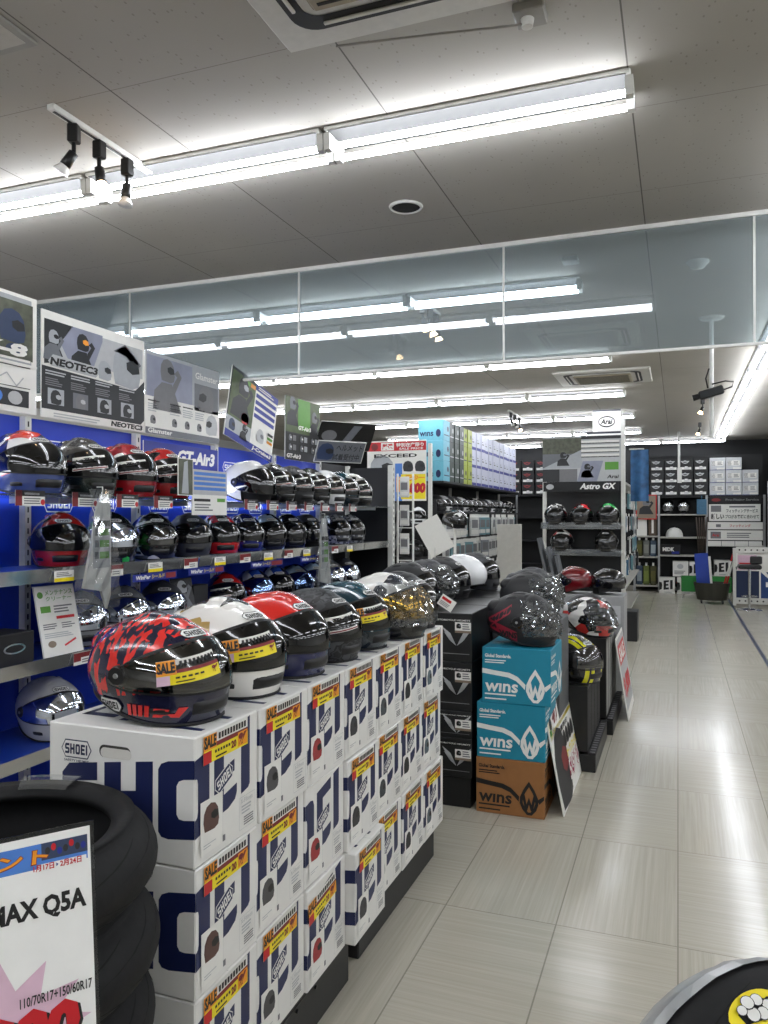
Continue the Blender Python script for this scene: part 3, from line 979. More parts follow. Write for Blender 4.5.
# ---------------------------------------------------------------- helmets standing on the white boxes
TOPZ = Z0+.2875*2+BH+.0015
P_RN = paint('paint_red_navy_shards', ['#1a1a33', '#e0352f', '#1a1a33', '#d8302c', '#20203c'], 'shard', (95, 55, 26), [0, .3, .5, .66, .8], '#1b1c36', .072, .15)
P_WG = paint('paint_white_gold_checks', ['#f0eee8', '#f0eee8', '#161616', '#f0eee8', '#b59a5a'], 'shard', (24, 24, 18), [0, .5, .62, .7, .88], '#eeece6', .085, .1, seed=2.)
P_RED = paint('paint_red_over_navy', ['#d3261e', '#d3261e'], 'noise', (4, 4, 4), None, '#1a1f4c', .088, 0)
P_CAMO = paint('paint_black_camouflage', ['#1b1c1e', '#37393c', '#141416', '#45474a'], 'noise', (26, 26, 34), [0, .44, .52, .6], matte=True)
P_TEAL = paint('paint_teal_silver', ['#0f3f4d', '#0f3f4d', '#c9ced0', '#0d2e3a'], 'band', stops=[0, .3, .42, .48], low='#14222b', zlow=.075)
P_BLK = paint('paint_gloss_black', ['#101012'])
P_MBK = paint('paint_matt_black', ['#1e1f21'], matte=True)
P_WHITE = paint('paint_white', ['#eceded'])
P_ORANGEBLK = paint('paint_black_orange', ['#151517', '#d98a2a', '#151517', '#e8e4da'], 'shard', (18, 22, 30), [0, .5, .62, .9])
P_WY = paint('paint_white_grey_yellow', ['#e8e6e0', '#d8a620', '#8c8e92', '#e6e4de', '#30343c'], 'shard', (16, 14, 14), [0, .34, .42, .5, .9], '#141416', .1, .12)
P_GREY = paint('paint_silver_grey', ['#85888c'])
P_DGREY = paint('paint_dark_grey', ['#3a3c40'], matte=True)
ys = [1.60, 1.885, 2.165, 2.43, 2.69, 2.965, 3.235]
on = ' on the white boxes'
hero = []
hero.append(helmet('sport', P_RN, (-1.19, ys[0], TOPZ), -10, 'red and navy shard patterned helmet with sale sticker'+on, None, V_CLEAR, ('sale_sticker', 'side_badge', 'side_decal'), 1.08, zs=.85))
hero.append(helmet('sport', P_WG, (-1.185, ys[1], TOPZ), -14, 'white and gold helmet with dark visor and sale sticker'+on, None, V_DARK, ('sale_sticker',), 1.07, zs=.89))
hero.append(helmet('plain', P_RED, (-1.18, ys[2], TOPZ), -12, 'red helmet with navy chin and no sticker'+on, None, V_DARK, (), 1.05, zs=.89))
hero.append(helmet('plain', P_CAMO, (-1.17, ys[3], TOPZ), -12, 'black camouflage helmet with grey size card on visor'+on, None, V_DARK, ('size_card',), 1.0, zs=.89))
hero.append(helmet('plain', P_TEAL, (-1.165, ys[4], TOPZ), -12, 'dark teal helmet with silver stripe and sale sticker'+on, None, V_DARK, ('sale_sticker',), 1.02, zs=.89))
hero.append(helmet('sport', P_WY, (-1.12, ys[5]+.02, TOPZ), -12, 'white crowned filmed helmet with yellow marks and gold visor on white boxes', None, V_GOLD, ('plastic_wrap',), 1.06, zs=.89))
hero.append(helmet('sport', P_MBK, (-1.15, ys[6]+.03, TOPZ), -14, 'black helmet with hanging tag at the far end of the white boxes', None, V_DARK, (), 1.0, zs=.89))
mb = MB()
a = Art(); a.rect(0, 0, .07, .05, 0); a.z = 2; a.bars(.006, .006, .06, .024, 3, 1); a.rect(.006, .03, .05, .042, 2)
Mt = Matrix.Rotation(rad(-32), 3, 'Z')
a.out(mb, (-.965, 3.2, TOPZ+.11), (cos(rad(35))*.93, .36, -sin(rad(35))), (.5, .2, .84))
mb.tube([(-1.0, 3.24, TOPZ+.13), (-.985, 3.22, TOPZ+.15), (-.945, 3.215, TOPZ+.14)], .0012, 5, 1)
mb.build('price_tag', [PAPER, GREYINK, RED]).parent = None
pt = bpy.data.objects['price_tag']; tag(pt, 'white paper price tag hanging from the last helmet on the boxes', 'price tag')
# ---------------------------------------------------------------- blue helmet rack along the left
XB, XF = -2.82, -2.39
BAYS = [1.97, 2.75, 3.53, 4.31, 5.09, 5.87, 6.52]
SH = [1.59, 1.28, .92, .56, .16]
RBLUE = mat('rack_blue', '#1038b8', .45, var=.03)
RBLUE2 = mat('shelf_blue', '#173a9c', .4, var=.03)
RBLACK = mat('rack_black', '#101116', .6)
RAIL = clear('rail_plastic', '#d6dbdf', .12, .1, .12, '#d8dcde')
SHCLEAR = clear('shelf_acrylic', '#e3eaef', .02, .03, .03)
STRIPL = emit('shelf_lamp', '#eef4ff', 14.)
bayname = ['nearest the camera', 'under the flip-up helmet poster', 'under the grey rider poster', 'under the tilted blue poster', 'under the green poster', 'at the far end']
for i in range(6):
    y0, y1 = BAYS[i], BAYS[i+1]
    blk = i == 5
    r = thing('shelving_unit', 'helmet shelving bay with %s back panel %s' % ('black' if blk else 'blue', bayname[i]), 'shelving', (0, y0, 0), 0, 'helmet shelving bays along the left')
    L = y1-y0
    mb = MB(); mb.span((XB-.02, .0, .05), (XB, L, 1.96)); mb.build('back_panel', RBLACK if blk else RBLUE, r)
    for k, yy in enumerate((.0, L) if i == 5 else (.0,)):
        mb = MB(); ya = .0 if k == 0 else L-.036; yy = ya+.018
        mb.span((XB+.0005, ya, 0), (XB+.035, ya+.036, 1.96))
        for q in range(38): mb.span((XB+.0345, yy-.004, .1+q*.049), (XB+.0358, yy+.004, .125+q*.049), 1)
        mb.build('upright', [STEEL, MATTE], r)
    for k, z in enumerate(SH):
        xf = XF if k < 4 else XF+.03
        mb = MB(); mb.span((XB+.04, .004, z-(.008 if k == 0 else .03)), (xf, L-.004, z), 0, .002)
        if k == 0:
            for yy in (.08, L-.08): mb.span((XB+.03, yy-.006, z-.03), (xf-.12, yy+.006, z-.0085), 1)
        s = mb.build('shelf', SHCLEAR if k == 0 else (RBLACK if blk else RBLUE2), r)
        if k == 0: s.data.materials.append(STEEL)
        mb = MB()
        if 0 < k < 4:
            mb.add([(xf+.002, .006, z-.045), (xf+.002, L-.006, z-.045), (xf+.012, L-.006, z+.012), (xf+.012, .006, z+.012)], [(0, 1, 2, 3)])
            mb.add([(xf+.004, .006, z-.045), (xf+.004, L-.006, z-.045), (xf+.014, L-.006, z+.012), (xf+.014, .006, z+.012)], [(3, 2, 1, 0)])
            mb.build('price_rail', RAIL, s)
        if k in (0,):
            mb = MB(); mb.span((XB+.07, .04, z+.05), (XB+.1, L-.04, z+.075), 0, .004); mb.build('light_strip', STRIPL, s)
    if not blk:
        mb = MB(); mb.span((XB+.0005, .04, 1.34), (XB+.012, L-.04, 1.635), 0)
        a = Art()
        for q in (.2, .52):
            a.hexlogo(q, .225, .2, .085, 1, 0, 1); a.z = 1
            a.text('PREMIUM HELMETS', q-.09, .15, q+.09, .163, 1, .01)
        a.out(mb, (XB+.0125, .03, 1.34), (0, 1, 0), (0, 0, 1))
        a = Art()
        for q in (.2, .52): a.hexlogo(q, .17, .18, .075, 1, 0, 1); a.z = 1
        a.out(mb, (XB+.0008, .03, 1.66), (0, 1, 0), (0, 0, 1))
        mb.build('logo_board', [RBLUE, WHITE], r)
    if blk:
        mb = MB(); mb.span((XB, L-.01, .03), (XF-.02, L, 1.94)); mb.build('end_panel', RBLACK, r)
        mb = MB(); mb.span((XF-.02, L-.035, 0), (XF+.03, L+.015, 1.96), 0, .004)
        for q in range(38): mb.span((XF+.0295, L-.016, .1+q*.049), (XF+.031, L-.006, .125+q*.049), 1)
        mb.build('end_post', [STEEL, MATTE], r)

# helmets on the shelves
P_A1 = paint('paint_white_red_blue', ['#e8e6e2', '#d8341f', '#e8e6e2', '#e0a51e', '#2a3272'], 'shard', (15, 10, 9), [0, .22, .5, .72, .8], '#3b4a80', .06, .25, seed=1.)
P_A2 = paint('paint_grey_green', ['#3d3b38', '#4a4844', '#2f8a3a', '#191b1a'], 'shard', (12, 12, 10), [0, .4, .78, .88], '#18221f', .09, .1, seed=4.)
P_A3 = paint('paint_red_white', ['#a51c26', '#a51c26', '#e9e4e0', '#8a1720'], 'shard', (13, 11, 10), [0, .3, .62, .84], seed=.6)
P_A4 = paint('paint_red_black', ['#b5211e', '#b5211e', '#171717', '#c43028'], 'shard', (14, 10, 11), [0, .35, .56, .85], '#a51e20', .07, .2, seed=3.3)
P_A5 = paint('paint_white_red_mark', ['#e6e4de', '#e6e4de', '#b8202a', '#1c1c1e'], 'shard', (12, 14, 10), [0, .55, .72, .86], '#18181a', .05, .1, seed=7.)
P_B1 = paint('paint_red_chin_black', ['#141416', '#c81f24', '#141416'], 'shard', (12, 10, 10), [0, .45, .7], '#c01d22', .075, 0, seed=1.7)
P_B2 = paint('paint_black_red_band', ['#17181c', '#b02024', '#17181c'], 'band', stops=[0, .26, .52], low='#b41c20', zlow=.075)
P_B3 = paint('paint_navy_white_line', ['#1a2466', '#c9ccd2', '#15193a'], 'band', stops=[0, .3, .36], low='#1b2470', zlow=.07)
P_B4 = paint('paint_black_green', ['#151617', '#151617', '#2fae4a'], 'shard', (14, 12, 14), [0, .5, .7], seed=9.)
P_B5 = paint('paint_black_white_slash', ['#18181a', '#e4e4e2', '#18181a', '#6a6c70'], 'shard', (10, 16, 20), [0, .44, .6, .82], seed=2.2)
P_B6 = paint('paint_grey_white_blocks', ['#9ea0a2', '#e3e3e1', '#55585c'], 'check', (34, 34, 34))
P_C1 = paint('paint_black_blue_white', ['#15161a', '#15161a', '#d9e0ea', '#2b4fb0'], 'shard', (13, 12, 13), [0, .4, .66, .86], seed=5.)
P_C2 = paint('paint_black_pale_blue', ['#15161a', '#a9c4dc', '#15161a'], 'shard', (11, 11, 14), [0, .55, .8], seed=8.)
dK = rad(0)
row1 = [(2.43, 'sport', P_A1, None, (), 'white helmet with red, yellow and blue marks'), (2.745, 'sport', P_A2, None, ('size_card',), 'grey and green helmet'),
        (3.035, 'sport', P_A3, None, ('size_card',), 'red and white helmet'), (3.315, 'sport', P_A4, None, ('size_card',), 'red helmet with black flash'),
        (4.2, 'jet', P_WHITE, None, (), 'white open-face helmet'), (4.475, 'plain', P_BLK, None, ('size_card',), 'gloss black helmet'),
        (4.745, 'plain', P_MBK, None, ('size_card',), 'matt black helmet'), (5.015, 'plain', P_B5, None, ('size_card',), 'black helmet with white slashes'),
        (5.285, 'plain', P_WHITE, None, ('size_card',), 'plain white helmet'), (5.55, 'plain', P_TEAL, None, ('size_card',), 'dark teal helmet'),
        (5.82, 'sport', P_A5, None, ('size_card',), 'white helmet with red mark'), (6.09, 'plain', P_DGREY, None, (), 'dark grey helmet'), (6.35, 'plain', P_MBK, None, (), 'black helmet')]
row2 = [(2.62, 'sport', P_A4, V_DARK, (), 'red and black helmet behind the hanging bag'), (2.94, 'sport', P_B4, V_CHROME, (), 'black and green helmet with mirror visor'),
        (3.25, 'sport', P_B5, V_CLEAR, (), 'black helmet with white slashes'), (3.56, 'plain', P_DGREY, V_DARK, (), 'dark grey helmet'),
        (3.85, 'plain', P_B2, V_DARK, (), 'helmet with red chin and red band'), (4.13, 'plain', P_B3, V_DARK, (), 'navy helmet with pale line'),
        (4.42, 'plain', P_C2, V_DARK, (), 'black and pale blue helmet'), (4.7, 'plain', P_BLK, V_DARK, (), 'gloss black helmet'), (4.98, 'jet', P_MBK, V_DARK, (), 'matt black open-face helmet'),
        (5.47, 'plain', P_B6, V_DARK, (), 'grey and white chequered helmet'), (5.76, 'plain', P_B6, V_DARK, (), 'grey and white chequered helmet'), (6.2, 'plain', P_BLK, V_CHROME, (), 'black helmet with mirror visor')]
row3 = [(2.74, 'plain', P_GREY, V_CHROME, (), 'silver grey helmet with mirror visor'), (3.03, 'plain', paint('paint_mid_grey', ['#6f7276']), V_CHROME, (), 'mid grey helmet with mirror visor'),
        (3.325, 'plain', P_DGREY, V_CHROME, (), 'dark grey helmet with mirror visor'), (3.92, 'sport', P_A4, V_DARK, ('size_card',), 'red and black helmet with card on visor'),
        (4.25, 'plain', P_C1, V_BLUE, (), 'black, blue and white helmet'), (4.53, 'plain', P_C1, V_DARK, (), 'black, blue and white helmet'), (4.81, 'plain', P_C2, V_BLUE, (), 'black and pale blue helmet with blue visor'),
        (5.09, 'plain', P_C2, V_CHROME, (), 'black and pale blue helmet with mirror visor'), (5.37, 'plain', P_DGREY, V_CHROME, (), 'dark grey helmet with mirror visor'), (5.65, 'plain', P_DGREY, V_CHROME, (), 'dark grey helmet with mirror visor'), (6.1, 'plain', P_MBK, V_DARK, (), 'matt black helmet')]
CARDM = None
def card_mesh(w, h, kind):
    a = Art(); a.rect(0, 0, w, h, 0); a.z = 2
    if kind == 0:
        a.rect(0, h*.62, w, h, 1); a.rect(0, 0, w*.22, h, 2); a.bars(w*.28, h*.08, w*.85, h*.55, 3, 3); a.rect(w*.3, h*.72, w*.8, h*.86, 5)
        a.ell(w*.92, h*.25, h*.2, h*.2, 6, 10)
    elif kind == 1:
        a.rect(0, 0, w, h*.35, 4); a.bars(w*.1, h*.45, w*.9, h*.9, 3, 3)
    else:
        a.rect(0, h*.3, w*.35, h, 2); a.rect(w*.35, h*.6, w, h, 2); a.bars(w*.4, h*.1, w*.95, h*.5, 2, 3)
    mb = MB(); mb.box((w/2, h/2, -.0006), (w, h, .001)); a.out(mb, (0, 0, 0), (1, 0, 0), (0, 1, 0))
    return mb.mesh('price_card', [PAPER, MATTE, MAROON, GREYINK, YELLOW, LGREY, RED])
CM = [card_mesh(.15, .06, 0), card_mesh(.11, .045, 1), card_mesh(.12, .05, 2)]
SHN = ['top', 'second', 'third', 'bottom']
ROTC = Matrix(((0, 0, 1), (1, 0, 0), (0, 1, 0))).to_euler()
def shelf_row(row, k, xc, rz0):
    for n, (y, kind, p, vis, ex, nm) in enumerate(row):
        y = 2.43*1.05+(y-2.43)*1.04
        if y > 6.35: continue
        helmet(kind, p, (xc, y, SH[k]+.0015), rz0+R.uniform(-4, 4), '%s, %s on the %s rack shelf' % (nm, ORD[n], SHN[k]), 'helmets on the %s shelf of the blue rack' % SHN[k], vis, ex, 1.1 if k == 0 else .97)
        ck = 0 if k == 0 else (n % 2+1 if k == 1 else 2)
        w = (.15, .11, .12)[ck]
        o = link('price_card', CM[ck], None, (XF+.017, y*.917-w/2+.03, SH[k]-.046), ROTC)
        tag(o, 'price card on the %s rack shelf rail, %s from the near end' % (SHN[k], ORD[n]), 'price card', 'price cards on the rack rails')
shelf_row(row1, 0, -2.585, -14)
shelf_row(row2, 1, -2.58, -42)
shelf_row(row3, 2, -2.58, -44)
helmet('plain', paint('paint_pale_grey', ['#c9cacb']), (-2.55, 2.66, SH[3]+.0015), -22, 'pale grey helmet alone on the bottom blue shelf', None, V_CHROME, (), 1.0)

# ---------------------------------------------------------------- posters standing on the rack
PHD = mat('photo_dark', '#26272a', .5); PHM = mat('photo_mid', '#6d7076', .5); PHL = mat('photo_light', '#a9adb2', .5)
PHG = mat('photo_green', '#4d5c38', .5, var=.25, scale=18); PHB = mat('photo_blue', '#33415f', .5); PHT = mat('photo_tan', '#8a7a68', .5); PHR = mat('photo_haze', '#8f93a6', .5, var=.15, scale=8)
PHV = mat('photo_mottled', '#55584a', .5, var=.4, scale=22); PHP = mat('photo_pink', '#b59aa6', .5, var=.2, scale=12)
PM = [PAPER, INK, PHD, PHM, PHL, PHG, PHB, PHT, PHR, BLUEINK, GREYINK, LGREY, RED, GREENINK, ORANGE, PHV, PHP, SKYINK]
def rider(a, x, y, s, body, lid, vis, flip=1):
    """a printed rider, head and shoulders, one arm up"""
    f = flip
    a.poly([(x-f*.5*s, y-.6*s), (x-f*.45*s, y-.2*s), (x-f*.2*s, y), (x+f*.15*s, y), (x+f*.3*s, y-.25*s), (x+f*.5*s, y-.6*s)], body)
    z = a.z; a.z = z+1
    a.poly([(x+f*.22*s, y-.25*s), (x+f*.5*s, y+.2*s), (x+f*.36*s, y+.34*s), (x+f*.22*s, y+.24*s), (x+f*.34*s, y+.18*s), (x+f*.18*s, y-.02*s)], body)
    a.helmet(x, y+.27*s, .5*s, lid, vis, f); a.z = z
def poster(name, label, loc, w, h, art, rot=(0, 0, 0), thick=.006, mats=None, cat='poster'):
    mb = MB(); mb.span((0, 0, -thick), (w, h, 0), 0)
    art.out(mb, (0, 0, 0), (1, 0, 0), (0, 1, 0), .0005)
    M = Matrix(((0, 0, 1), (1, 0, 0), (0, 1, 0)))
    o = mb.build(name, mats or PM, None, loc)
    o.rotation_euler = (Matrix.Rotation(rot[2], 3, 'Z') @ M @ Matrix.Rotation(rot[0], 3, 'X') @ Matrix.Rotation(rot[1], 3, 'Z')).to_euler()
    return tag(o, label, cat)
ZP = 1.965
# riding collage
a = Art(); w, h = .78, .53
a.rect(w*.03, h*.42, w*.96, h*.97, 4); a.z = 2
a.rect(w*.62, h*.45, w*.97, h*.93, 15); a.rect(w*.3, h*.62, w*.5, h*.95, 8); a.rect(w*.05, h*.45, w*.5, h*.6, 3)
a.z = 3; a.helmet(w*.82, h*.72, .15, 6, 2); a.helmet(w*.3, h*.7, .2, 11, 2); a.ell(w*.85, h*.53, .06, .025, 6)
a.z = 5; a.text('RIDING GEAR', w*.05, h*.9, w*.6, h*.97, 1, .02)
a.text('Z-8', w*.55, h*.47, w*.93, h*.58, 0, .05, .3); a.rect(w*.5, h*.435, w*.95, h*.455, 0)
a.rect(0, h*.4, w, h*.42, 0); a.rect(w*.05, h*.385, w*.95, h*.393, 1)
a.bars(w*.08, h*.24, w*.55, h*.36, 5, 11); a.line([(w*.7, h*.25), (w*.78, h*.32), (w*.85, h*.22), (w*.9, h*.3)], .006, 11)
a.rect(w*.05, h*.21, w*.95, h*.216, 1); a.bars(w*.08, h*.05, w*.55, h*.18, 5, 11)
a.rect(w*.62, h*.05, w*.94, h*.19, 2); a.z = 6; a.ell(w*.7, h*.12, .04, .03, 17); a.ell(w*.84, h*.12, .04, .03, 11)
poster('poster', 'riding photo poster nearest the camera on the rack', (-2.75, 2.0, ZP), w, h, a)
# flip-up helmet
a = Art(); w, h = .74, .5
a.z = 1; a.rect(w*.02, h*.58, w*.98, h*.9, 11)
a.z = 2; a.poly([(w*.02, h*.5), (w*.02, h*.92), (w*.27, h*.92), (w*.14, h*.7), (w*.2, h*.55)], 2)
a.poly([(w*.16, h*.72), (w*.26, h*.92), (w*.55, h*.92), (w*.55, h*.86), (w*.46, h*.56), (w*.24, h*.56)], 8)
a.z = 3; rider(a, w*.1, h*.7, .13, 3, 4, 1); rider(a, w*.36, h*.7, .17, 2, 2, 14, 1)
a.z = 6; a.poly([(w*.05, h*.53), (w*.09, h*.6), (w*.5, h*.585), (w*.52, h*.53), (w*.48, h*.475), (w*.08, h*.49)], 11); a.z = 7; a.text('NEOTEC3', w*.07, h*.5, w*.5, h*.575, 1, .05, .2)
a.helmet(w*.57, h*.57, .1, 4, 2); a.helmet(w*.8, h*.66, .22, 4, 2, 1)
a.poly([(w*.66, h*.8), (w*.78, h*.9), (w*.96, h*.72), (w*.9, h*.66), (w*.78, h*.78)], 3)
a.z = 2; a.poly([(0, h*.08), (0, h*.48), (w*.9, h*.44), (w, h*.56), (w, h*.13), (w*.96, h*.08)], 2)
a.z = 3
for i, xx in enumerate((.03, .25, .48, .72)):
    a.bars(w*xx, h*.4, w*(xx+.18), h*.45, 2, 11)
    a.bars(w*xx, h*.3, w*(xx+.15), h*.38, 4, 10)
    a.rect(w*(xx+.02), h*.13, w*(xx+.16), h*.28, (4, 3, 4, 4)[i])
    a.z = 4; a.helmet(w*(xx+.09), h*.2, .07, (2, 10, 2, 2)[i], 11); a.z = 3
a.text('NEOTEC3', w*.64, h*.015, w*.98, h*.07, 1, .05, .2); a.bars(w*.1, h*.01, w*.55, h*.06, 2, 11)
poster('poster', 'grey flip-up helmet poster over the second bay', (-2.75, 2.81, ZP), w, h, a)
# grey rider
a = Art(); w, h = .74, .46
a.rect(0, h*.46, w, h, 4); a.z = 2; a.rect(w*.02, h*.46, w*.6, h*.96, 8); a.rect(w*.63, h*.4, w*.98, h*.76, 3)
a.z = 3; rider(a, w*.27, h*.66, .27, 10, 10, 2, 1); a.z = 3; a.helmet(w*.8, h*.58, .17, 10, 2, -1)
a.z = 6; a.text('Glamster', w*.64, h*.82, w*.97, h*.91, 0, .02, .1)
a.z = 2; a.rect(0, h*.09, w, h*.44, 0); a.z = 3
for i, xx in enumerate((.03, .3, .47, .64)):
    a.rect(w*xx, h*.4, w*(xx+.14), h*.415, 1); a.bars(w*xx, h*.27, w*(xx+.14), h*.38, 4, 11); a.helmet(w*(xx+.06), h*.18, .05, 10, 2)
a.z = 4; a.helmet(w*.88, h*.24, .13, 11, 2, -1); a.z = 3; a.rect(0, 0, w, h*.08, 3); a.z = 4
a.text('Glamster', w*.03, h*.015, w*.33, h*.075, 0, .03, .1)
poster('poster', 'grey rider poster with white helmet drawing over third bay', (-2.75, 3.56, ZP), w, h, a)
# tilted blue poster
a = Art(); w, h = .64, .48
a.rect(0, h*.2, w*.5, h, 2); a.z = 2; a.rect(w*.02, h*.3, w*.5, h*.96, 5); a.rect(w*.5, h*.9, w, h, 9)
for i in range(4): a.rect(w*.52, h*(.8-.1*i), w*.97, h*(.86-.1*i), 9)
a.z = 3; rider(a, w*.26, h*.66, .26, 2, 2, 4, 1); a.ell(w*.35, h*.38, .05, .04, 12); a.rect(w*.28, h*.88, w*.38, h*.94, 13); a.rect(w*.39, h*.88, w*.49, h*.94, 14)
a.z = 2; a.rect(0, h*.1, w*.5, h*.3, 4); a.z = 4; a.helmet(w*.12, h*.2, .08, 6, 2); rider(a, w*.36, h*.2, .1, 2, 2, 3)
a.helmet(w*.7, h*.28, .1, 11, 3); a.rect(w*.85, h*.3, w*.97, h*.34, 13); a.rect(w*.85, h*.24, w*.97, h*.28, 14); a.rect(w*.85, h*.36, w*.97, h*.4, 2)
a.rect(0, 0, w, h*.1, 9); a.z = 5; a.text('J-Cruise3', w*.55, h*.015, w*.97, h*.085, 0, .04, .25); a.bars(w*.55, h*.92, w*.95, h*.98, 2, 0)
poster('poster', 'tilted blue edged touring poster on the rack', (-2.74, 4.34, ZP+.07), w, h, a, (0, rad(-13), 0))
# green poster
a = Art(); w, h = .6, .48
a.rect(0, 0, w, h, 2); a.z = 2; a.rect(0, h*.44, w, h, 5); a.z = 3; a.rect(w*.35, h*.5, w*.7, h, 13); rider(a, w*.2, h*.8, .2, 2, 3, 1); rider(a, w*.83, h*.66, .18, 2, 10, 1)
a.z = 6; a.text('GT-Air3', w*.35, h*.5, w*.72, h*.57, 0, .05, .2); a.text('GT-Air3', w*.03, h*.03, w*.42, h*.1, 0, .05, .2)
a.z = 4
for i in range(3):
    for j in range(2):
        a.rect(w*(.04+.32*i), h*(.14+.15*j), w*(.32+.32*i), h*(.27+.15*j), 1); a.z = 5; a.helmet(w*(.13+.32*i), h*(.205+.15*j), .05, 3, 0); a.rect(w*(.2+.32*i), h*(.16+.15*j), w*(.29+.32*i), h*(.25+.15*j), 4 if i else 10); a.z = 4
poster('poster', 'dark green woodland poster with small helmet pictures on the rack', (-2.75, 5.2, ZP-.03), w, h, a)
# dark sloping sign at the far end
a = Art(); w, h = .52, .25
a.rect(0, 0, w, h, 1); a.z = 2; a.ell(w*.2, h*.5, .07, .05, 10); a.poly([(w*.4, h*.1), (w*.6, h*.9), (w*.75, h*.9), (w*.55, h*.1)], 3)
poster('sign_board', 'dark sloping sign board standing at the far end of the rack', (-2.8, 5.8, ZP+.1), w, h, a, (rad(32), 0, rad(-38)), cat='sign')
a = Art(); w, h = .44, .19
a.rect(.006, .006, w-.006, h-.006, 3); a.z = 2; a.helmet(w*.2, h*.5, .15, 6, 2)
a.text('ヘルメット', w*.4, h*.55, w*.95, h*.85, 1, .01); a.text('試着受付中', w*.36, h*.12, w*.92, h*.42, 1, .01)
poster('sign_board', 'grey lettered board with blue helmet on the rack end', (-2.74, 5.66, ZP-.02), w, h, a, (rad(30), 0, rad(-38)), cat='sign')

# cards among the helmets
a = Art(); w, h = .74, .18
a.rect(0, 0, w, h, 9); a.z = 2; a.text('GT-Air3', w*.42, h*.4, w*.95, h*.85, 0, .05, .2); a.text('ツーリングヘルメット', w*.55, h*.12, w*.95, h*.28, 0, 0)
poster('header_card', 'blue header card behind the red helmets on the top shelf', (-2.76, 3.56, 1.745), w, h, a, (0, 0, 0), cat='sign')
a = Art(); w, h = .33, .24
a.rect(0, h*.45, w, h, 11); a.z = 2
for i in range(4): a.rect(w*.04, h*(.88-.11*i), w*.96, h*(.95-.11*i), 17)
a.rect(w*.04, h*.3, w*.5, h*.36, 1); a.bars(w*.06, h*.08, w*.6, h*.26, 3, 10); a.rect(w*.7, h*.3, w*.94, h*.38, 13)
poster('price_sheet', 'blue striped price sheet hung on the top shelf edge near the white open-face helmet', (-2.6, 3.68, SH[0]-.1), w, h, a, cat='sign')
bpy.data.objects['price_sheet'].location = (XF+.03, 3.44, 1.51)
mb = MB(); mb.span((-.004, 0, 0), (0, .13, .19)); a = Art(); a.rect(.004, .004, .126, .186, 1); a.z = 2; a.poly([(.03, .01), (.05, .17), (.08, .18), (.09, .01)], 2)
a.out(mb, (0, 0, 0), (0, 1, 0), (0, 0, 1))
tag(mb.build('hanging_photo_card', [PAPER, PHV, PHL], None, (XF+.034, 3.31, SH[0]+.02)), 'mottled photo card hung beside the red helmet on top shelf', 'card')
# leaning notice on the third shelf
a = Art(); w, h = .2, .3
a.ring([(0, 0), (w, 0), (w, h), (0, h)], [(.003, .003), (w-.003, .003), (w-.003, h-.003), (.003, h-.003)], 11)
a.ell(w*.14, h*.87, .014, .014, 13); a.z = 2; a.text('メンテナンス', w*.26, h*.86, w*.94, h*.93, 13, .01); a.text('クリーナー', w*.26, h*.78, w*.9, h*.84, 13, .01)
a.rect(w*.1, h*.62, w*.34, h*.71, 13); a.bars(w*.42, h*.6, w*.9, h*.72, 3, 10); a.rect(w*.45, h*.52, w*.9, h*.56, 12); a.bars(w*.1, h*.38, w*.45, h*.47, 3, 10); a.bars(w*.55, h*.38, w*.9, h*.47, 3, 10)
a.ell(w*.25, h*.18, .02, .014, 7); a.line([(w*.55, h*.14), (w*.85, h*.22)], .008, 12); a.bars(w*.1, h*.26, w*.9, h*.34, 3, 11)
poster('notice_card', 'white notice card leaning on the third blue shelf', (-2.41, 2.48, SH[2]+.002), w, h, a, (rad(-14), 0, rad(-8)), .004, cat='sign')
bx = MB(); bx.span((-.08, 0, 0), (.08, .2, .125), 0, .003); a = Art()
a.ring([(.1+.055*cos(i*pi/10), .065+.02*sin(i*pi/10)) for i in range(20)], [(.1+.045*cos(i*pi/10), .065+.014*sin(i*pi/10)) for i in range(20)], 1)
a.out(bx, (.08, 0, 0), (0, 1, 0), (0, 0, 1))
tag(bx.build('accessory_box', [MATTE, CHROME], None, (-2.5, 2.24, SH[2]+.001)), 'small black box with silver oval emblem on third blue shelf', 'box')
a = Art(); w, h = .16, .25
a.rect(0, 0, w, h, 2); a.z = 2; rider(a, w*.5, h*.66, .14, 3, 4, 1); a.z = 5; a.text('RIDING COM', w*.2, h*.3, w*.9, h*.36, 0, .02); a.bars(w*.1, h*.12, w*.7, h*.26, 3, 14); a.rect(w*.1, h*.02, w*.9, h*.05, 14)
poster('brochure', 'dark brochure with yellow lines leaning on third blue shelf', (-2.5, 3.5, SH[2]+.002), w, h, a, (rad(-12), 0, rad(-10)), .004, cat='brochure')
mb = MB(); mb.span((-.06, 0, 0), (.0, .14, .2), 0, .004); a = Art(); a.rect(.01, .01, .13, .025, 1); a.bars(.02, .05, .1, .09, 3, 1); a.out(mb, (0, 0, 0), (0, 1, 0), (0, 0, 1))
tag(mb.build('accessory_pack', [PHD, ORANGE], None, (-2.5, 3.66, SH[2]+.001)), 'dark accessory pack beside the brochure on third blue shelf', 'pack')
# gift tags of printed film hung on the rails
for k, (y, s) in enumerate(((2.98, .34), (3.42, .34), (4.05, .4), (4.7, .4))):
    mb = MB(); mb.span((-.001, 0, 0), (0, s, .035)); a = Art(); z = 0
    a.text('WinPer', .02, .008, .13, .028, 1, .04, .2); a.text('シールド', .14, .008, .24, .028, 2, .02); a.rect(.25, .004, s-.01, .03, 3); a.out(mb, (0, 0, 0), (0, 1, 0), (0, 0, 1))
    tag(mb.build('rail_strip', [BLUEINK, PAPER, YELLOW, MAROON], None, (XF+.02, y, SH[1]-.085)), 'blue printed strip hanging under the second shelf rail, %s from the near end' % ORD[k], 'strip', 'printed strips under the second shelf rail')
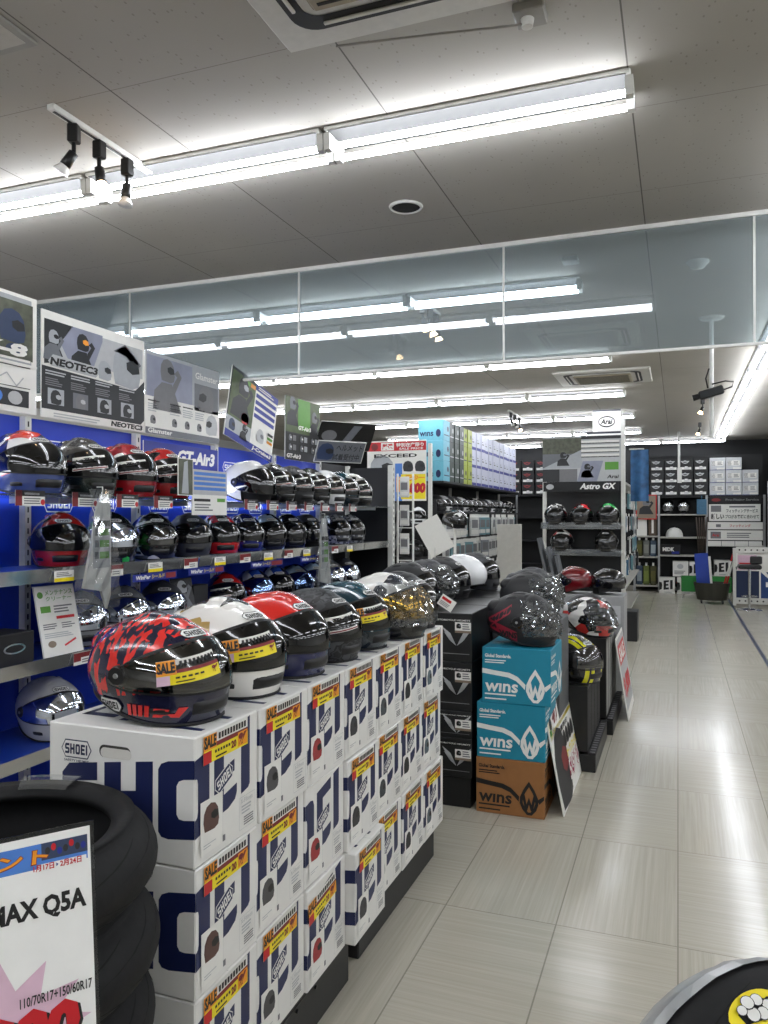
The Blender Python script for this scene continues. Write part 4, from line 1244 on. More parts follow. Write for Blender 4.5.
# hanging bags
def bag(y, x, z, s, lean, label):
    r = thing('hanging_bag', label, 'bag', (x, y, z), 0)
    mb = MB()
    pts = [(-.09, -.2), (-.05, -.02), (-.03, .12), (.0, .2), (.045, .2), (.06, .1), (.075, -.12), (.08, -.24), (.06, -.3), (.02, -.22)]
    pts = [(p[0]*s+lean*p[1], p[1]*s) for p in pts]
    mb.prism(pts, -.006, .006); Mr = Matrix(((0, 0, 1), (1, 0, 0), (0, 1, 0)))
    A = Art(); A.rect(-.045*s, -.12*s, .06*s, .07*s, 1); A.z = 2
    for i in range(3): A.rect(-.035*s, (.02-.05*i)*s, -.01*s, (.05-.05*i)*s, 2); A.rect(-.005*s, (.02-.05*i)*s, .055*s, (.05-.05*i)*s, 3)
    A.rect(-.045*s, .06*s, .06*s, .085*s, 4)
    if s > .9: A.out(mb, (0, 0, .0062), (1, 0, 0), (0, 1, 0))
    c = mb.build('card', [PAPER, LGREY, PHM, GREENINK, INK], r); c.rotation_euler = Mr.to_euler()
    mb = MB(); rr = random.Random(9)
    jt = {}
    def fb(a, b):
        k = (round(a*6), round(b*9))
        if k not in jt: jt[k] = (rr.uniform(-.012, .012), rr.uniform(-.008, .008))
        wv = .13-.05*b+.02*sin(6*b)
        return V((.022*sin(pi*a)*sin(pi*min(1, b*1.1))+.008+jt[k][1], ((a-.5)*2*wv+jt[k][0])*s+lean*(b*.5-.28), (-.3+.52*b)*s))
    mb.grid(fb, 6, 9, 0, False)
    mb.build('film', FILM, r)
    mb = MB(); mb.tube([(0, .02, .2*s), (0, .02, .23*s), (-.03, .02, .23*s)], .003, 6); mb.build('hook', STEEL, r)
bag(2.72, XF+.05, 1.40, 1.0, .05, 'clear bag with white printed card hanging before the second shelf')
bag(5.0, XF+.05, 1.27, 1.1, -.12, 'long white wrapped strip hanging before the middle shelves of the rack')
# ---------------------------------------------------------------- stacked black boxes
BOXK = mat('box_black', '#131415', .42, var=.08)
GREYBOX = mat('box_grey', '#55575a', .5)
def black_box_mesh(w, d, h):
    mb = MB(); mb.span((0, 0, 0), (w, d, h), 0, .003)
    a = Art()
    a.text('MOTORCYCLE HELMETS', w*.5, h*.84, w*.98, h*.875, 1, .02)
    cx, cy, s = w*.8, h*.5, w*.17
    for f in (-1, 1):
        for x, y in ((1.15, .8), (1.0, .42), (.78, .12), (.5, -.12)):
            a.poly([(cx+f*.02*s, cy-.62*s), (cx+f*x*.42*s, cy+(-.62+(y+.62)*.66)*s), (cx+f*x*s, cy+y*s), (cx+f*x*.58*s, cy+(-.62+(y+.62)*.44)*s)], 2)
    a.rect(w*.55, h*.16, w*.97, h*.175, 3)
    a.out(mb, (0, 0, 0), (1, 0, 0), (0, 0, 1), .0005)
    return mb.mesh('black_box', [BOXK, PAPER, LGREY, GREYINK])
BKM = black_box_mesh(.4, .405, .25)
a = Art(); a.rect(0, 0, .085, .055, 0); a.z = 2; a.rect(0, 0, .085, .012, 3); a.helmet(.02, .036, .026, 1, 2); a.bars(.04, .016, .082, .05, 3, 2)
mb = MB(); a.out(mb, (.312, -.0015, .12), (1, 0, 0), (0, 0, 1)); BKL = mb.mesh('box_label', [PAPER, INK, GREYINK, PHT])
lev = [0.16, .362, .499, .753]
hs_ = [.2, .135, .252, .25]
BKS = {.25: BKM, .2: black_box_mesh(.4, .405, .2), .135: black_box_mesh(.4, .405, .135), .252: black_box_mesh(.4, .405, .252)}
for c in range(4):
    for q in range(2):
        for k in range(4):
            hgt = hs_[k]
            o = link('black_box', BKS[hgt], None, (-1.39-.405*q, 3.9+.412*c, lev[k]))
            tag(o, 'black box with silver winged mark, %s level, %s row back, %s' % (('lowest', 'second', 'third', 'top')[k], ORD[c], ('beside blue boxes', 'behind white boxes')[q]), 'box', 'black helmet boxes')
            if c == 0: link('box_label', BKL, o, (0, 0, (-.03, -.08, .03, .03)[k]))
mb = MB(); mb.span((-1.8, 3.92, 0), (-1.0, 5.53, .158), 0, .004); tag(mb.build('display_plinth', BOXK), 'black plinth under the black winged boxes', 'plinth')
TB = lev[3]+.25+.002
mid = 'on the black boxes'
helmet('plain', P_MBK, (-1.40, 4.09, TB), -8, 'matt black helmet first in line '+mid, None, None, (), 1.0)
helmet('plain', P_DGREY, (-1.38, 4.37, TB), -8, 'dark grey helmet in clear film second in line '+mid, None, None, ('plastic_wrap',), 1.0)
helmet('sport', P_MBK, (-1.36, 4.65, TB), -8, 'matt black vented helmet next to the plain white helmet '+mid, None, None, (), 1.0)
helmet('plain', P_WHITE, (-1.33, 4.94, TB), 165, 'plain white helmet turned away '+mid, None, None, (), 1.02, badge=False)
helmet('plain', P_DGREY, (-1.31, 5.24, TB), -8, 'dark helmet behind the plain white helmet '+mid, None, None, (), 1.02)

# ---------------------------------------------------------------- blue and brown boxes with the flame mark
TEAL = mat('box_teal', '#1487a3', .5, var=.03); KRAFT = mat('box_kraft', '#9a693b', .65, var=.05)
def flame_art(a, w, h, mi):
    a.text('Global Standards.', w*.04, h*.82, w*.43, h*.885, mi, .035)
    a.bars(w*.04, h*.71, w*.36, h*.79, 2, mi, .15)
    pts_u = [(0, .62), (.2, .585), (.4, .56), (.52, .5), (.6, .41), (.64, .36)]; pts_d = [(.63, .27), (.57, .345), (.5, .42), (.38, .475), (.2, .5), (0, .53)]
    a.poly([(x*w, y*h) for x, y in pts_u+pts_d], mi)
    a.poly([(.9*w, .33*h), (1*w, .42*h), (1*w, .35*h), (.93*w, .26*h)], mi)
    ou = [(.78, .65), (.86, .5), (.91, .36), (.915, .25), (.885, .14), (.82, .05), (.75, .05), (.685, .14), (.645, .25), (.65, .36), (.7, .5)]
    inn = [(.78, .55), (.83, .45), (.865, .35), (.87, .26), (.845, .18), (.8, .1), (.765, .1), (.72, .18), (.69, .26), (.695, .35), (.73, .45)]
    a.ring([(x*w, y*h) for x, y in ou], [(x*w, y*h) for x, y in inn], mi)
    a.z = 2
    a.poly([(x*w, y*h) for x, y in [(.68, .4), (.72, .4), (.745, .24), (.78, .37), (.815, .24), (.845, .4), (.885, .4), (.835, .13), (.805, .13), (.78, .24), (.755, .13), (.725, .13)]], mi)
    a.text('wıns', w*.04, h*.2, w*.53, h*.36, mi, .025, .06)
    a.bars(w*.04, h*.13, w*.5, h*.185, 1, mi, 0); a.bars(w*.04, h*.05, w*.36, h*.1, 1, mi, 0)
def flame_box(w, d, h, base, ink):
    mb = MB(); mb.span((0, 0, 0), (w, d, h), 0, .003)
    a = Art(); flame_art(a, w, h, 1); a.out(mb, (0, 0, 0), (1, 0, 0), (0, 0, 1), .0005)
    a = Art(); flame_art(a, d, h, 1); a.out(mb, (w, 0, 0), (0, 1, 0), (0, 0, 1), .0005)
    mb.span((0, d*.497, h), (w, d*.503, h+.0006), 2)
    return mb.mesh('flame_box', [base, ink, GREYINK])
FT, FK = flame_box(.345, .39, .279, TEAL, WHITE), flame_box(.345, .39, .279, KRAFT, INK)
for k, (m, x, z, l) in enumerate(((FK, -.967, 0, 'brown box with black flame mark at the bottom of the stack'), (FT, -.963, .28, 'blue box with white flame mark in the middle of the stack'), (FT, -.935, .56, 'blue box with white flame mark under the maroon helmet'))):
    tag(link('flame_box', m, None, (x, 3.9, z), (0, 0, rad((0, .6, 0)[k]))), l, 'box', 'flame mark boxes')
P_WINS = paint('paint_black_maroon', ['#17171a'], matte=True)
hw_ = helmet('sport', P_WINS, (-.76, 4.07, .842), -6, 'black and maroon helmet in clear film on the blue box', None, None, ('plastic_wrap', 'peak'), 1.06)
mb = MB(); a = Art(); a.text('WINS', 0, 0, .1, .03, 0, .05, .2)
a.wrap(mb, lambda x, y, o: hs(rad(-128)+x*.9/.125, .05+y*1.1-.12*x, .003+o)); mb.build('side_lettering', [INK], hw_)
mb = MB(); a = Art()
upx = [0, .02, .045, .07, .1, .13, .16]
a.strip(upx, lambda x: .085-.38*x, lambda x: .135-.38*x, 0); a.strip([0, .02, .04, .06, .085, .1, .125], lambda x: .085+.66*x, lambda x: .135+.62*x, 0)
a.wrap(mb, lambda x, y, o: hs(rad(-150)+x/.145, y, .0012+o)); mb.build('side_swoosh', [mat('maroon_decal', '#8f1f33', .4)], hw_)

# grey cartons behind, helmets in film
for k, (x, y, w, d, h) in enumerate(((-.978, 4.325, .37, .385, .93), (-.978, 4.74, .225, .42, .93))):
    n = 3
    for j in range(n):
        mb = MB(); mb.span((0, 0, 0), (w, d, h/n-.002), 0, .003); a = Art(); a.rect(w*.1, h*.2, w*.4, h*.28, 1); a.z = 2; a.bars(w*.12, h*.21, w*.38, h*.27, 3, 2); a.out(mb, (0, 0, 0), (1, 0, 0), (0, 0, 1))
        tag(mb.build('grey_carton', [GREYBOX, PAPER, GREYINK], None, (x, y, j*h/n)), 'grey carton %s behind the blue boxes, %s level' % (('directly', 'farther')[k], ('lowest', 'middle', 'top')[j]), 'box', 'grey cartons behind the blue boxes')
helmet('sport', P_MBK, (-.80, 4.52, .932), -6, 'black helmet in crinkled film on the grey cartons', None, None, ('plastic_wrap',), 1.0)
helmet('sport', P_DGREY, (-.855, 4.95, .932), -6, 'dark grey helmet in crinkled film on the farther grey cartons', None, None, ('plastic_wrap',), 1.0)

# low black stand with upright boxes
def stand(x0, x1, y0, y1, zt, side, label, lip, hs2):
    mb = MB(); mb.span((x0, y0, 0), (x1+.02, y1, .1), 0, .004)
    mb.span((x1-.02, y0+.002, .1), (x1+.02, y1-.002, .112), 1)
    for k in range(14): mb.span((x1-.015, y0+.02+(y1-y0-.05)*k/14, .112), (x1+.015, y0+.035+(y1-y0-.05)*k/14, .1135), 2)
    tag(mb.build('display_plinth', [BOXK, MATTE, GREYINK]), label, 'plinth')
    n = max(2, round((y1-y0)/.2)); dy = (y1-y0-.01)/n
    for k in range(n):
        mb = MB(); mb.span((x0+.01, y0+.005+dy*k, .114), (x1-.025, y0+dy*(k+1), zt), 0, .003)
        mb.span((x1-.025, y0+.02+dy*k, .13), (x1-.0235, y0+dy*(k+1)-.015, zt-.02), 1)
        tag(mb.build('upright_box', [BOXK, side]), 'tall dark box on the %s stand, %s from the near end' % (hs2, ORD[k]), 'box', 'tall dark boxes on the low stands')
stand(-.745, -.475, 4.72, 5.5, .5, MATTE, 'low black stand under the black and yellow helmet', 0, 'near aisle')
stand(-.76, -.44, 5.57, 6.5, .66, mat('box_side_grey', '#8b8b88', .5), 'low black stand under the red and white helmet', 0, 'far aisle')
P_YEL = paint('paint_black_yellow_band', ['#121213', '#e3e01c', '#121213', '#d9d61a', '#121213'], 'band', stops=[0, .22, .36, .44, .58])
helmet('plain', P_YEL, (-.615, 4.92, .502), -28, 'black helmet with yellow bands on the low aisle stand', None, V_CLEAR, (), 1.12)
P_RWF = paint('paint_black_red_white', ['#232426', '#c43a34', '#e6e4e0', '#8fa6bd', '#232426'], 'shard', (13, 13, 12), [0, .4, .6, .8, .88], seed=6.)
helmet('sport', P_RWF, (-.60, 5.73, .662), -14, 'dark helmet with red and white pattern in film on far aisle stand', None, None, ('plastic_wrap', 'peak'), 1.06)
helmet('plain', P_MBK, (-.63, 6.06, .662), -10, 'matt black helmet behind the red and white patterned helmet', None, None, (), 1.06)
for k, (x, w) in enumerate(((-1.02, .3), (-.715, .29))):
    mb = MB(); mb.span((0, 0, 0), (w, .4, .83), 0, .004); a = Art(); a.rect(w*.1, .6, w*.9, .75, 1); a.out(mb, (0, 0, 0), (1, 0, 0), (0, 0, 1))
    tag(mb.build('tall_carton', [mat('carton_grey', '#9b9c9c', .6), LGREY], None, (x, 6.85, 0)), 'pale tall carton under the %s helmet' % ('dark red round', 'gloss black round')[k], 'box')
helmet('jet', paint('paint_dark_red', ['#6d1018']), (-.86, 7.03, .832), 170, 'dark red round helmet turned away before the shelf end', None, None, (), .95, badge=False)
helmet('jet', P_BLK, (-.575, 7.03, .832), 165, 'gloss black round helmet turned away before the shelf end', None, None, (), .9, badge=False)

# leaning sale boards along the aisle
def lean_board(name, label, y0, w, h, x0, lean, art, mats):
    mb = MB(); mb.span((0, 0, -.006), (w, h, 0)); art.out(mb, (0, 0, 0), (1, 0, 0), (0, 1, 0), .0005)
    o = mb.build(name, mats, None, (x0, y0, .001))
    M = Matrix(((0, 0, 1), (1, 0, 0), (0, 1, 0)))
    o.rotation_euler = (M @ Matrix.Rotation(-lean, 3, 'X')).to_euler()
    return tag(o, label, 'poster')
BM = [PAPER, YELLOW, RED, MAROON, INK, GREENINK, mat('magenta_ink', '#b0174f', .5), PHD, LGREY]
a = Art(); w, h = .77, .555
a.rect(.02, h*.62, w*.98, h*.97, 0); a.rect(.015, h*.66, w*.22, h*.985, 1); a.rect(w*.22, h*.9, w*.985, h*.985, 1); a.rect(.015, h*.68, w*.985, h*.72, 1); a.z = 2
a.rect(w*.15, h*.74, w*.95, h*.93, 0); a.z = 3; a.text('初売り', w*.18, h*.755, w*.93, h*.915, 3, .05); a.ell(w*.09, h*.8, .035, .035, 4); a.rect(w*.03, h*.7, w*.1, h*.75, 5)
a.text('数量限定', w*.3, h*.61, w*.75, h*.665, 4, .02)
a.z = 2; a.helmet(w*.28, h*.35, .4, 7, 3); 
for k in range(4): a.helmet(w*(.52+.12*k), h*.52, .09, 4, 7); 
a.z = 4; a.text('オープンフェイス', w*.5, h*.33, w*.97, h*.42, 1, .04); a.text('5,980', w*.48, h*.08, w*.97, h*.31, 6, .1, .15); a.z = 5; a.text('5,980', w*.485, h*.085, w*.965, h*.305, 0, .02, .15)
lean_board('sale_poster', 'yellow topped sale poster leaning between brown box and black stand', 3.975, w, h, -.535, rad(10.5), a, BM)
a = Art(); w, h = .7, .6
a.rect(.02, h*.1, w*.97, h*.97, 8); a.z = 2; a.rect(.05, h*.65, w*.9, h*.9, 2); a.z = 3; a.text('SALE', w*.15, h*.68, w*.8, h*.86, 0, .05); a.text('9,800', w*.1, h*.2, w*.9, h*.5, 2, .05)
lean_board('sale_poster', 'pale red sale poster leaning against the far low stand', 6.0, w, h, -.34, rad(9), a, BM)
# ---------------------------------------------------------------- shelf end with coloured helmets
GZ = mat('shelf_end_black', '#111214', .6); SHW = mat('shelf_rail_pale', '#b9b7b0', .45)
gx0, gx1, gy = -1.70, -.64, 10.25
r = thing('shelf_end', 'shelf end at the aisle with red, green and white helmets', 'shelving', (gx0, gy, 0))
W = gx1-gx0
mb = MB(); mb.span((.04, .35, .08), (W-.04, .37, 2.0)); mb.build('back_panel', GZ, r)
for k, x in enumerate((0, W-.05)):
    mb = MB(); mb.span((x, .3, 0), (x+.05, .4, 2.78 if k else 2.0), 0, .004); mb.build('upright', STEEL, r)
    mb = MB(); mb.span((x+.005, .0, 0), (x+.045, .3, .12)); mb.build('foot', STEEL, r)
for z in (1.4, 1.06, .72, .14):
    mb = MB(); mb.span((.03, -.02, z-.025), (W-.03, .35, z), 0, .003); s = mb.build('shelf', SHW, r)
    mb = MB(); mb.span((.03, -.03, z-.055), (W-.03, -.022, z+.03)); mb.build('price_rail', RAIL, s)
mb = MB(); mb.span((.06, -.01, 1.83), (W-.06, .01, 1.95), 0); a = Art(); w, h = W-.12, .12
a.text('Astro GX', w*.5, h*.2, w*.96, h*.85, 1, .04, .25); a.ell(w*.09, h*.5, .05, .035, 2); a.out(mb, (.06, -.01, 1.83), (1, 0, 0), (0, 0, 1), .001)
mb.build('header_board', [GZ, WHITE, LGREY], r)
def arai(kind, cols, x, z, label, rz=-90):
    helmet('plain', paint('paint_end_'+kind, cols, 'shard', (16, 14, 12), [i/len(cols) for i in range(len(cols))], '#141416', .1, .1, seed=len(kind)), (x, gy+.13, z+.002), rz, label, None, None, (), 1.12)
arai('white', ['#e6e4e0', '#dcdad6', '#15151a', '#e6e4e0', '#141416'], gx0+.2, 1.4, 'black and white helmet on the upper shelf of the shelf end')
arai('redtop', ['#d0252c', '#d0252c', '#17171a', '#c02026', '#1b1416'], gx0+.53, 1.4, 'red and black helmet on the upper shelf of the shelf end')
arai('greentop', ['#1c9a44', '#1c9a44', '#121a14', '#25a84e', '#131614'], gx0+.86, 1.4, 'green and black helmet on the upper shelf of the shelf end')
arai('redwhite', ['#b52028', '#e8e6e2', '#b52028', '#1b1b1d', '#dedcd8'], gx0+.28, 1.06, 'red and white helmet on the lower shelf of the shelf end')
arai('blackgrey', ['#1a1b22', '#9799a0', '#15161c', '#1a1b22', '#121318'], gx0+.84, 1.06, 'black and grey helmet on the lower shelf of the shelf end')
def front_poster(name, label, loc, w, h, art, mats=None, cat='poster'):
    mb = MB(); mb.span((0, 0, 0), (w, .008, h)); art.out(mb, (0, 0, 0), (1, 0, 0), (0, 0, 1), .001)
    return tag(mb.build(name, mats or PM, None, loc), label, cat)
a = Art(); w, h = .98, .58
a.rect(0, 0, w, h, 11); a.z = 2; a.rect(0, h*.62, w*.5, h*.97, 15); a.rect(0, h*.3, w*.5, h*.62, 3); a.z = 3; a.poly([(0, h*.3), (w*.5, h*.7), (w*.52, h*.3)], 4); a.rect(0, 0, w*.22, h*.28, 2); a.rect(w*.22, 0, w*.45, h*.28, 10)
a.rect(w*.5, h*.93, w, h, 2); a.z = 4; rider(a, w*.27, h*.52, .16, 2, 2, 3)
for k in range(4): a.rect(w*.5, h*(.84-.1*k), w*.98, h*(.9-.1*k), 0); a.rect(w*.5, h*(.83-.1*k), w*.98, h*(.85-.1*k), 2)
a.poly([(w*.45, 0), (w*.52, h*.45), (w*.78, h*.45), (w*.7, 0)], 8); a.z = 4; rider(a, w*.58, h*.25, .16, 2, 2, 3); a.rect(w*.8, h*.25, w*.97, h*.42, 13); a.text('Arai', w*.83, h*.06, w*.97, h*.14, 1, .02, .2)
front_poster('poster', 'grey riding poster on top of the shelf end', (gx0+.05, gy+.0, 1.955), w, h, a)
def logo_box(x, y, z, w, d, h, label, group=None, base=None, band=None):
    mb = MB(); mb.span((0, 0, 0), (w, d, h), 0, .003); a = Art()
    n = 20
    a.ring([(w*.5+w*.3*cos(2*pi*i/n), h*.45+h*.26*sin(2*pi*i/n)) for i in range(n)], [(w*.5+w*.27*cos(2*pi*i/n), h*.45+h*.2*sin(2*pi*i/n)) for i in range(n)], 1)
    a.text('Arai', w*.3, h*.33, w*.7, h*.58, 1, .04, .2); a.rect(0, h*.92, w, h, 2)
    a.out(mb, (0, 0, 0), (1, 0, 0), (0, 0, 1), .001)
    return tag(mb.build('helmet_box', [base or BOXW, INK, band or mat('band_dark', '#3a3c46', .5)], None, (x, y, z)), label, 'box', group)
# boxes stand on a top board behind the poster
mb = MB(); mb.span((gx0+.05, gy+.41, 1.93), (gx1, gy+4.4, 1.96)); 
tag(mb.build('top_board', SHW), 'pale top board of the aisle shelving carrying white boxes', 'shelf board')
logo_box(gx0+.56, gy+.43, 1.961, .42, .34, .345, 'white box with oval mark hidden mostly behind the riding poster', 'white boxes above the shelf end')
logo_box(gx0+.56, gy+.43, 2.308, .44, .34, .32, 'white box with oval mark just showing over the riding poster', 'white boxes above the shelf end')
logo_box(gx0+.64, gy+.43, 2.63, .36, .34, .29, 'topmost white box with oval mark above the riding poster', 'white boxes above the shelf end')
# aisle shelving body behind the shelf end, goods hung on its aisle side
r = thing('aisle_shelving', 'white shelving with hung packs along the aisle behind the shelf end', 'shelving', (gx1, gy+.42, 0))
mb = MB(); mb.span((-.5, 0, .05), (-.42, 4.2, 1.92)); mb.build('back_panel', STEEL, r)
for k in range(5):
    mb = MB(); mb.span((-.46, 1.04*k, 0), (-.40, 1.04*k+.04, 1.92), 0, .003); mb.build('upright', STEEL, r)
for z in (.15, .55):
    mb = MB(); mb.span((-.42, .02, z-.03), (-.02, 4.2, z), 0, .003); mb.build('shelf', SHW, r)
for z in (1.75, 1.42, 1.08, .8):
    mb = MB(); mb.span((-.40, .02, z+.1), (-.385, 4.2, z+.125)); mb.build('hook_bar', STEEL, r)
PKC = [mat('pack_'+n, c, .4, var=.15) for n, c in (('white', '#d8d9d6'), ('grey', '#8a8e94'), ('blue', '#3f6d8c'), ('black', '#222326'), ('teal', '#6d98a0'))]
def pack_mesh(w, h, m, d=.03):
    mb = MB(); mb.span((-d/2, -w/2, -h), (d/2, w/2, -.02), 0, .004); mb.span((-.001, -w/2, -.02), (.001, w/2, .02), 1)
    a = Art(); a.rect(-w*.35, -h*.6, w*.35, -h*.2, 2); a.rect(-w*.4, -h*.9, w*.4, -h*.7, 1); a.out(mb, (d/2, 0, 0), (0, 1, 0), (0, 0, 1), .001)
    return mb.mesh('hanging_pack', [m, PAPER, GREYINK])
PKM = [pack_mesh(.1, .24, m) for m in PKC]
rp = random.Random(21)
n = 0
for z in (1.86, 1.53, 1.19, .91):
    for k in range(14):
        o = link('hanging_pack', PKM[rp.randrange(5)], None, (gx1-.03-rp.uniform(0, .05), gy+.58+.28*k, z))
        tag(o, 'small pack hung on the aisle shelving, %s hook row, %s along' % (('top', 'second', 'third', 'lowest')[[1.86, 1.53, 1.19, .91].index(z)], ORD[k]), 'pack', 'packs hung on the aisle shelving')
for k in range(3):
    mb = MB(); mb.span((-.14, 0, 0), (.02, .24, .3), 0, .003); mb.span((.0201, .04, .04), (.0206, .06, .26), 1); mb.span((.0201, .12, .04), (.0206, .14, .26), 1)
    tag(mb.build('display_carton', [BOXW, GREYINK], None, (gx1-.06, gy+.45+.27*k, .552)), 'white carton on the low aisle shelf, %s from the shelf end' % ORD[k], 'box', 'white cartons on the low aisle shelf')
mb = MB(); mb.span((-.63, 9.85, 0), (-.46, 10.2, .36), 0, .006); tag(mb.build('end_block', BOXK), 'black block on the floor at the shelf end corner', 'plinth')
mb = MB()
mb.grid(lambda a, b: V((-.62+.24*a, 11.45+.02*sin(9*a), 1.72+.72*b)), 10, 4, 0, True); mb.grid(lambda a, b: V((-.62+.24*a, 11.455+.02*sin(9*a), 1.72+.72*b)), 10, 4, 0, True)
r = thing('hanging_banner', 'blue patterned fabric banner hung on the aisle shelving', 'banner', (0, 0, 0))
mb.build('cloth', mat('banner_blue', '#2f5f8e', .6, var=.5, scale=9), r); mb = MB(); mb.cyl((-.64, 11.45, 2.45), (-.44, 11.45, 2.45), .01); mb.build('rod', STEEL, r)

# ---------------------------------------------------------------- long shelving with boxed stock, far left
lx = -3.08
r = thing('stock_shelving', 'long dark shelving carrying rows of coloured helmet boxes', 'shelving', (lx, 10.55, 0))
L = 5.6
mb = MB(); mb.span((-.5, 0, .05), (-.46, L, 2.0)); mb.build('back_panel', GZ, r)
for k in range(4):
    mb = MB(); mb.span((-.46, L/3*k, 0), (-.42, L/3*k+.04, 2.0)); mb.build('upright', STEEL, r)
for z in (2.01, 1.58, 1.2, .8, .4):
    mb = MB(); mb.span((-.46, 0, z-.03), (0, L, z), 0, .003); mb.build('shelf', GZ, r)
BSH = mat('box_pale_blue', '#6fb7cc', .5); BDG = mat('box_forest', '#27372f', .5); BLM = mat('box_lime', '#a8b43c', .5); BPW = mat('box_lilac_white', '#c9cbdc', .5); BIN = mat('box_indigo', '#2e338c', .5)
def stock_mesh(w, d, h, m, ink, style):
    mb = MB(); mb.span((-d, 0, 0), (0, w, h), 0, .003); a = Art()
    if style == 0:
        a.rect(w*.1, h*.25, w*.9, h*.3, 1); a.ell(w*.7, h*.6, w*.14, h*.14, 1, 10)
    else:
        a.rect(0, 0, w, h*.16, 1); a.rect(w*.15, h*.4, w*.6, h*.47, 2); a.rect(w*.15, h*.55, w*.4, h*.6, 2)
    a.out(mb, (0, 0, 0), (0, 1, 0), (0, 0, 1), .001)
    a = Art(); a.text('wıns', d*.05, h*.2, d*.6, h*.42, 1, .03); a.ell(d*.8, h*.35, d*.1, h*.2, 1, 10)
    if style == 0: a.out(mb, (-d, 0, 0), (1, 0, 0), (0, 0, 1), .001)
    return mb.mesh('stock_box', [m, ink, GREYINK])
cols = [('pale blue', stock_mesh(.33, .37, .285, BSH, NAVY, 0), .335, 1), ('dark green', stock_mesh(.235, .37, .285, BDG, LGREY, 0), .24, 3), ('lime green', stock_mesh(.27, .37, .285, BLM, INK, 0), .275, 2), ('white and indigo', stock_mesh(.29, .37, .285, BPW, BIN, 1), .295, 12)]
y = 10.57
for nm, me, st, n in cols:
    for k in range(n):
        for j in range(3):
            o = link('stock_box', me, None, (lx-.01+.01*((k*7+j*3) % 3), y, 2.0125+.288*j))
            tag(o, '%s boxed helmet on the long shelving, %s row%s' % (nm, TOPN[j], '' if n == 1 else ', %s of its colour' % ORD[k]), 'box', 'boxed helmets on top of the long shelving')
        y += st
for k in range(17):
    p = [P_MBK, P_A5, P_B5, P_WHITE, P_DGREY, P_WHITE][(k*5+k//3) % 6]
    helmet('sport', p, (lx-.19, 10.78+.32*k, 1.582), -6, 'open-shelf helmet under the stock boxes, %s from the near end' % ORD[k], 'helmets under the stock boxes', None, (), .95, badge=False)
n = 0
for z in (1.52, 1.14, .74):
    for k in range(14):
        o = link('hanging_pack', PKM[(0, 4, 0, 0, 1)[rp.randrange(5)]], None, (lx+.03-rp.uniform(0, .06), 10.7+.37*k, z), (0, 0, rp.uniform(-.5, .1))); o.scale = (1.3, 2.2, 1.35)
        tag(o, 'pale pack hung along the long shelving, %s row, %s along' % (('upper', 'middle', 'lower')[[1.52, 1.14, .74].index(z)], ORD[k]), 'pack', 'packs hung along the long shelving')
helmet('jet', P_B5, (-2.75, 9.95, 1.35), -20, 'black and white peaked helmet on a post before the long shelving', None, None, ('peak',), 1.0, badge=False)
mb = MB(); mb.cyl((-2.75, 9.95, .02), (-2.75, 9.95, 1.347), .02); mb.cyl((-2.75, 9.95, 0), (-2.75, 9.95, .02), .15, None, 20); tag(mb.build('helmet_post', STEEL), 'steel post carrying the peaked helmet before the long shelving', 'stand')

# ---------------------------------------------------------------- end cap with the red and yellow sale poster
r = thing('end_rack', 'white framed end rack below the sale poster with leaning black boards', 'shelving', (-4.05, 10.1, 0))
for x in (0, .88):
    mb = MB(); mb.span((x, 0, 0), (x+.05, .05, 2.5), 0, .004); mb.build('upright', STEEL, r)
mb = MB(); mb.span((.05, .4, .05), (.88, .42, 1.75)); mb.build('back_panel', GZ, r)
for z in (1.4, .95, .5, .1):
    mb = MB(); mb.span((.05, .0, z-.025), (.88, .4, z), 0, .003); mb.build('shelf', MATTE, r)
for k in range(4):
    mb = MB(); mb.tube([(.12+.07*k, -.2, .35+.12*k), (.38+.07*k, -.05, 1.75-.06*k)], .02, 6); mb.build('sloping_bar', mat('bar_grey', '#6c6e70', .4, .5), r)
a = Art(); w, h = .86, .83
a.rect(0, h*.83, w, h*.98, 2); a.z = 2; a.ell(w*.13, h*.9, .05, .05, 3); a.rect(w*.24, h*.84, w*.46, h*.97, 0); a.z = 3; a.text('厳選', w*.26, h*.855, w*.44, h*.955, 2, .03); a.text('特別在庫限り', w*.5, h*.89, w*.96, h*.96, 0, .03); a.text('SALE PRICE', w*.55, h*.845, w*.95, h*.88, 0, .02)
a.text('EXCEED', w*.12, h*.72, w*.85, h*.78, 4, .03); a.helmet(w*.26, h*.55, .36, 8, 7); a.helmet(w*.7, h*.57, .15, 7, 4); a.helmet(w*.9, h*.57, .15, 7, 4)
a.rect(w*.48, 0, w*.6, h*.62, 5); a.z = 4; a.rect(w*.58, h*.03, w*.99, h*.44, 1); a.rect(w*.5, h*.15, w*.57, h*.4, 9); a.z = 5; a.text('9,800', w*.6, h*.09, w*.99, h*.3, 2, .08, .1); a.text('円均一', w*.66, h*.33, w*.98, h*.43, 9, .04)
front_poster('sale_poster', 'red and yellow sale poster on the far end rack', (-4.05, 10.085, 1.72), w, h, a, [PAPER, YELLOW, RED, MAROON, INK, SKYINK, LGREY, PHD, PHL, ORANGE])
helmet('sport', P_WHITE, (-3.36, 10.26, 1.402), -70, 'white helmet on the upper shelf of the far end rack', None, None, (), .95, badge=False)
helmet('sport', P_MBK, (-3.4, 10.26, .952), -70, 'black helmet on the middle shelf of the far end rack', None, None, (), .95, badge=False)
helmet('sport', P_A4, (-3.4, 10.26, .502), -70, 'red and black helmet on the lower shelf of the far end rack', None, None, (), .95, badge=False)
mb = MB(); mb.box((0, 0, 0), (.3, .006, .42), 0); o = mb.build('blank_sheet', PAPER, None, (-2.62, 8.6, 1.28), (rad(8), rad(-28), 0)); tag(o, 'blank white sheet tilted on a wire before the far end rack', 'sheet')
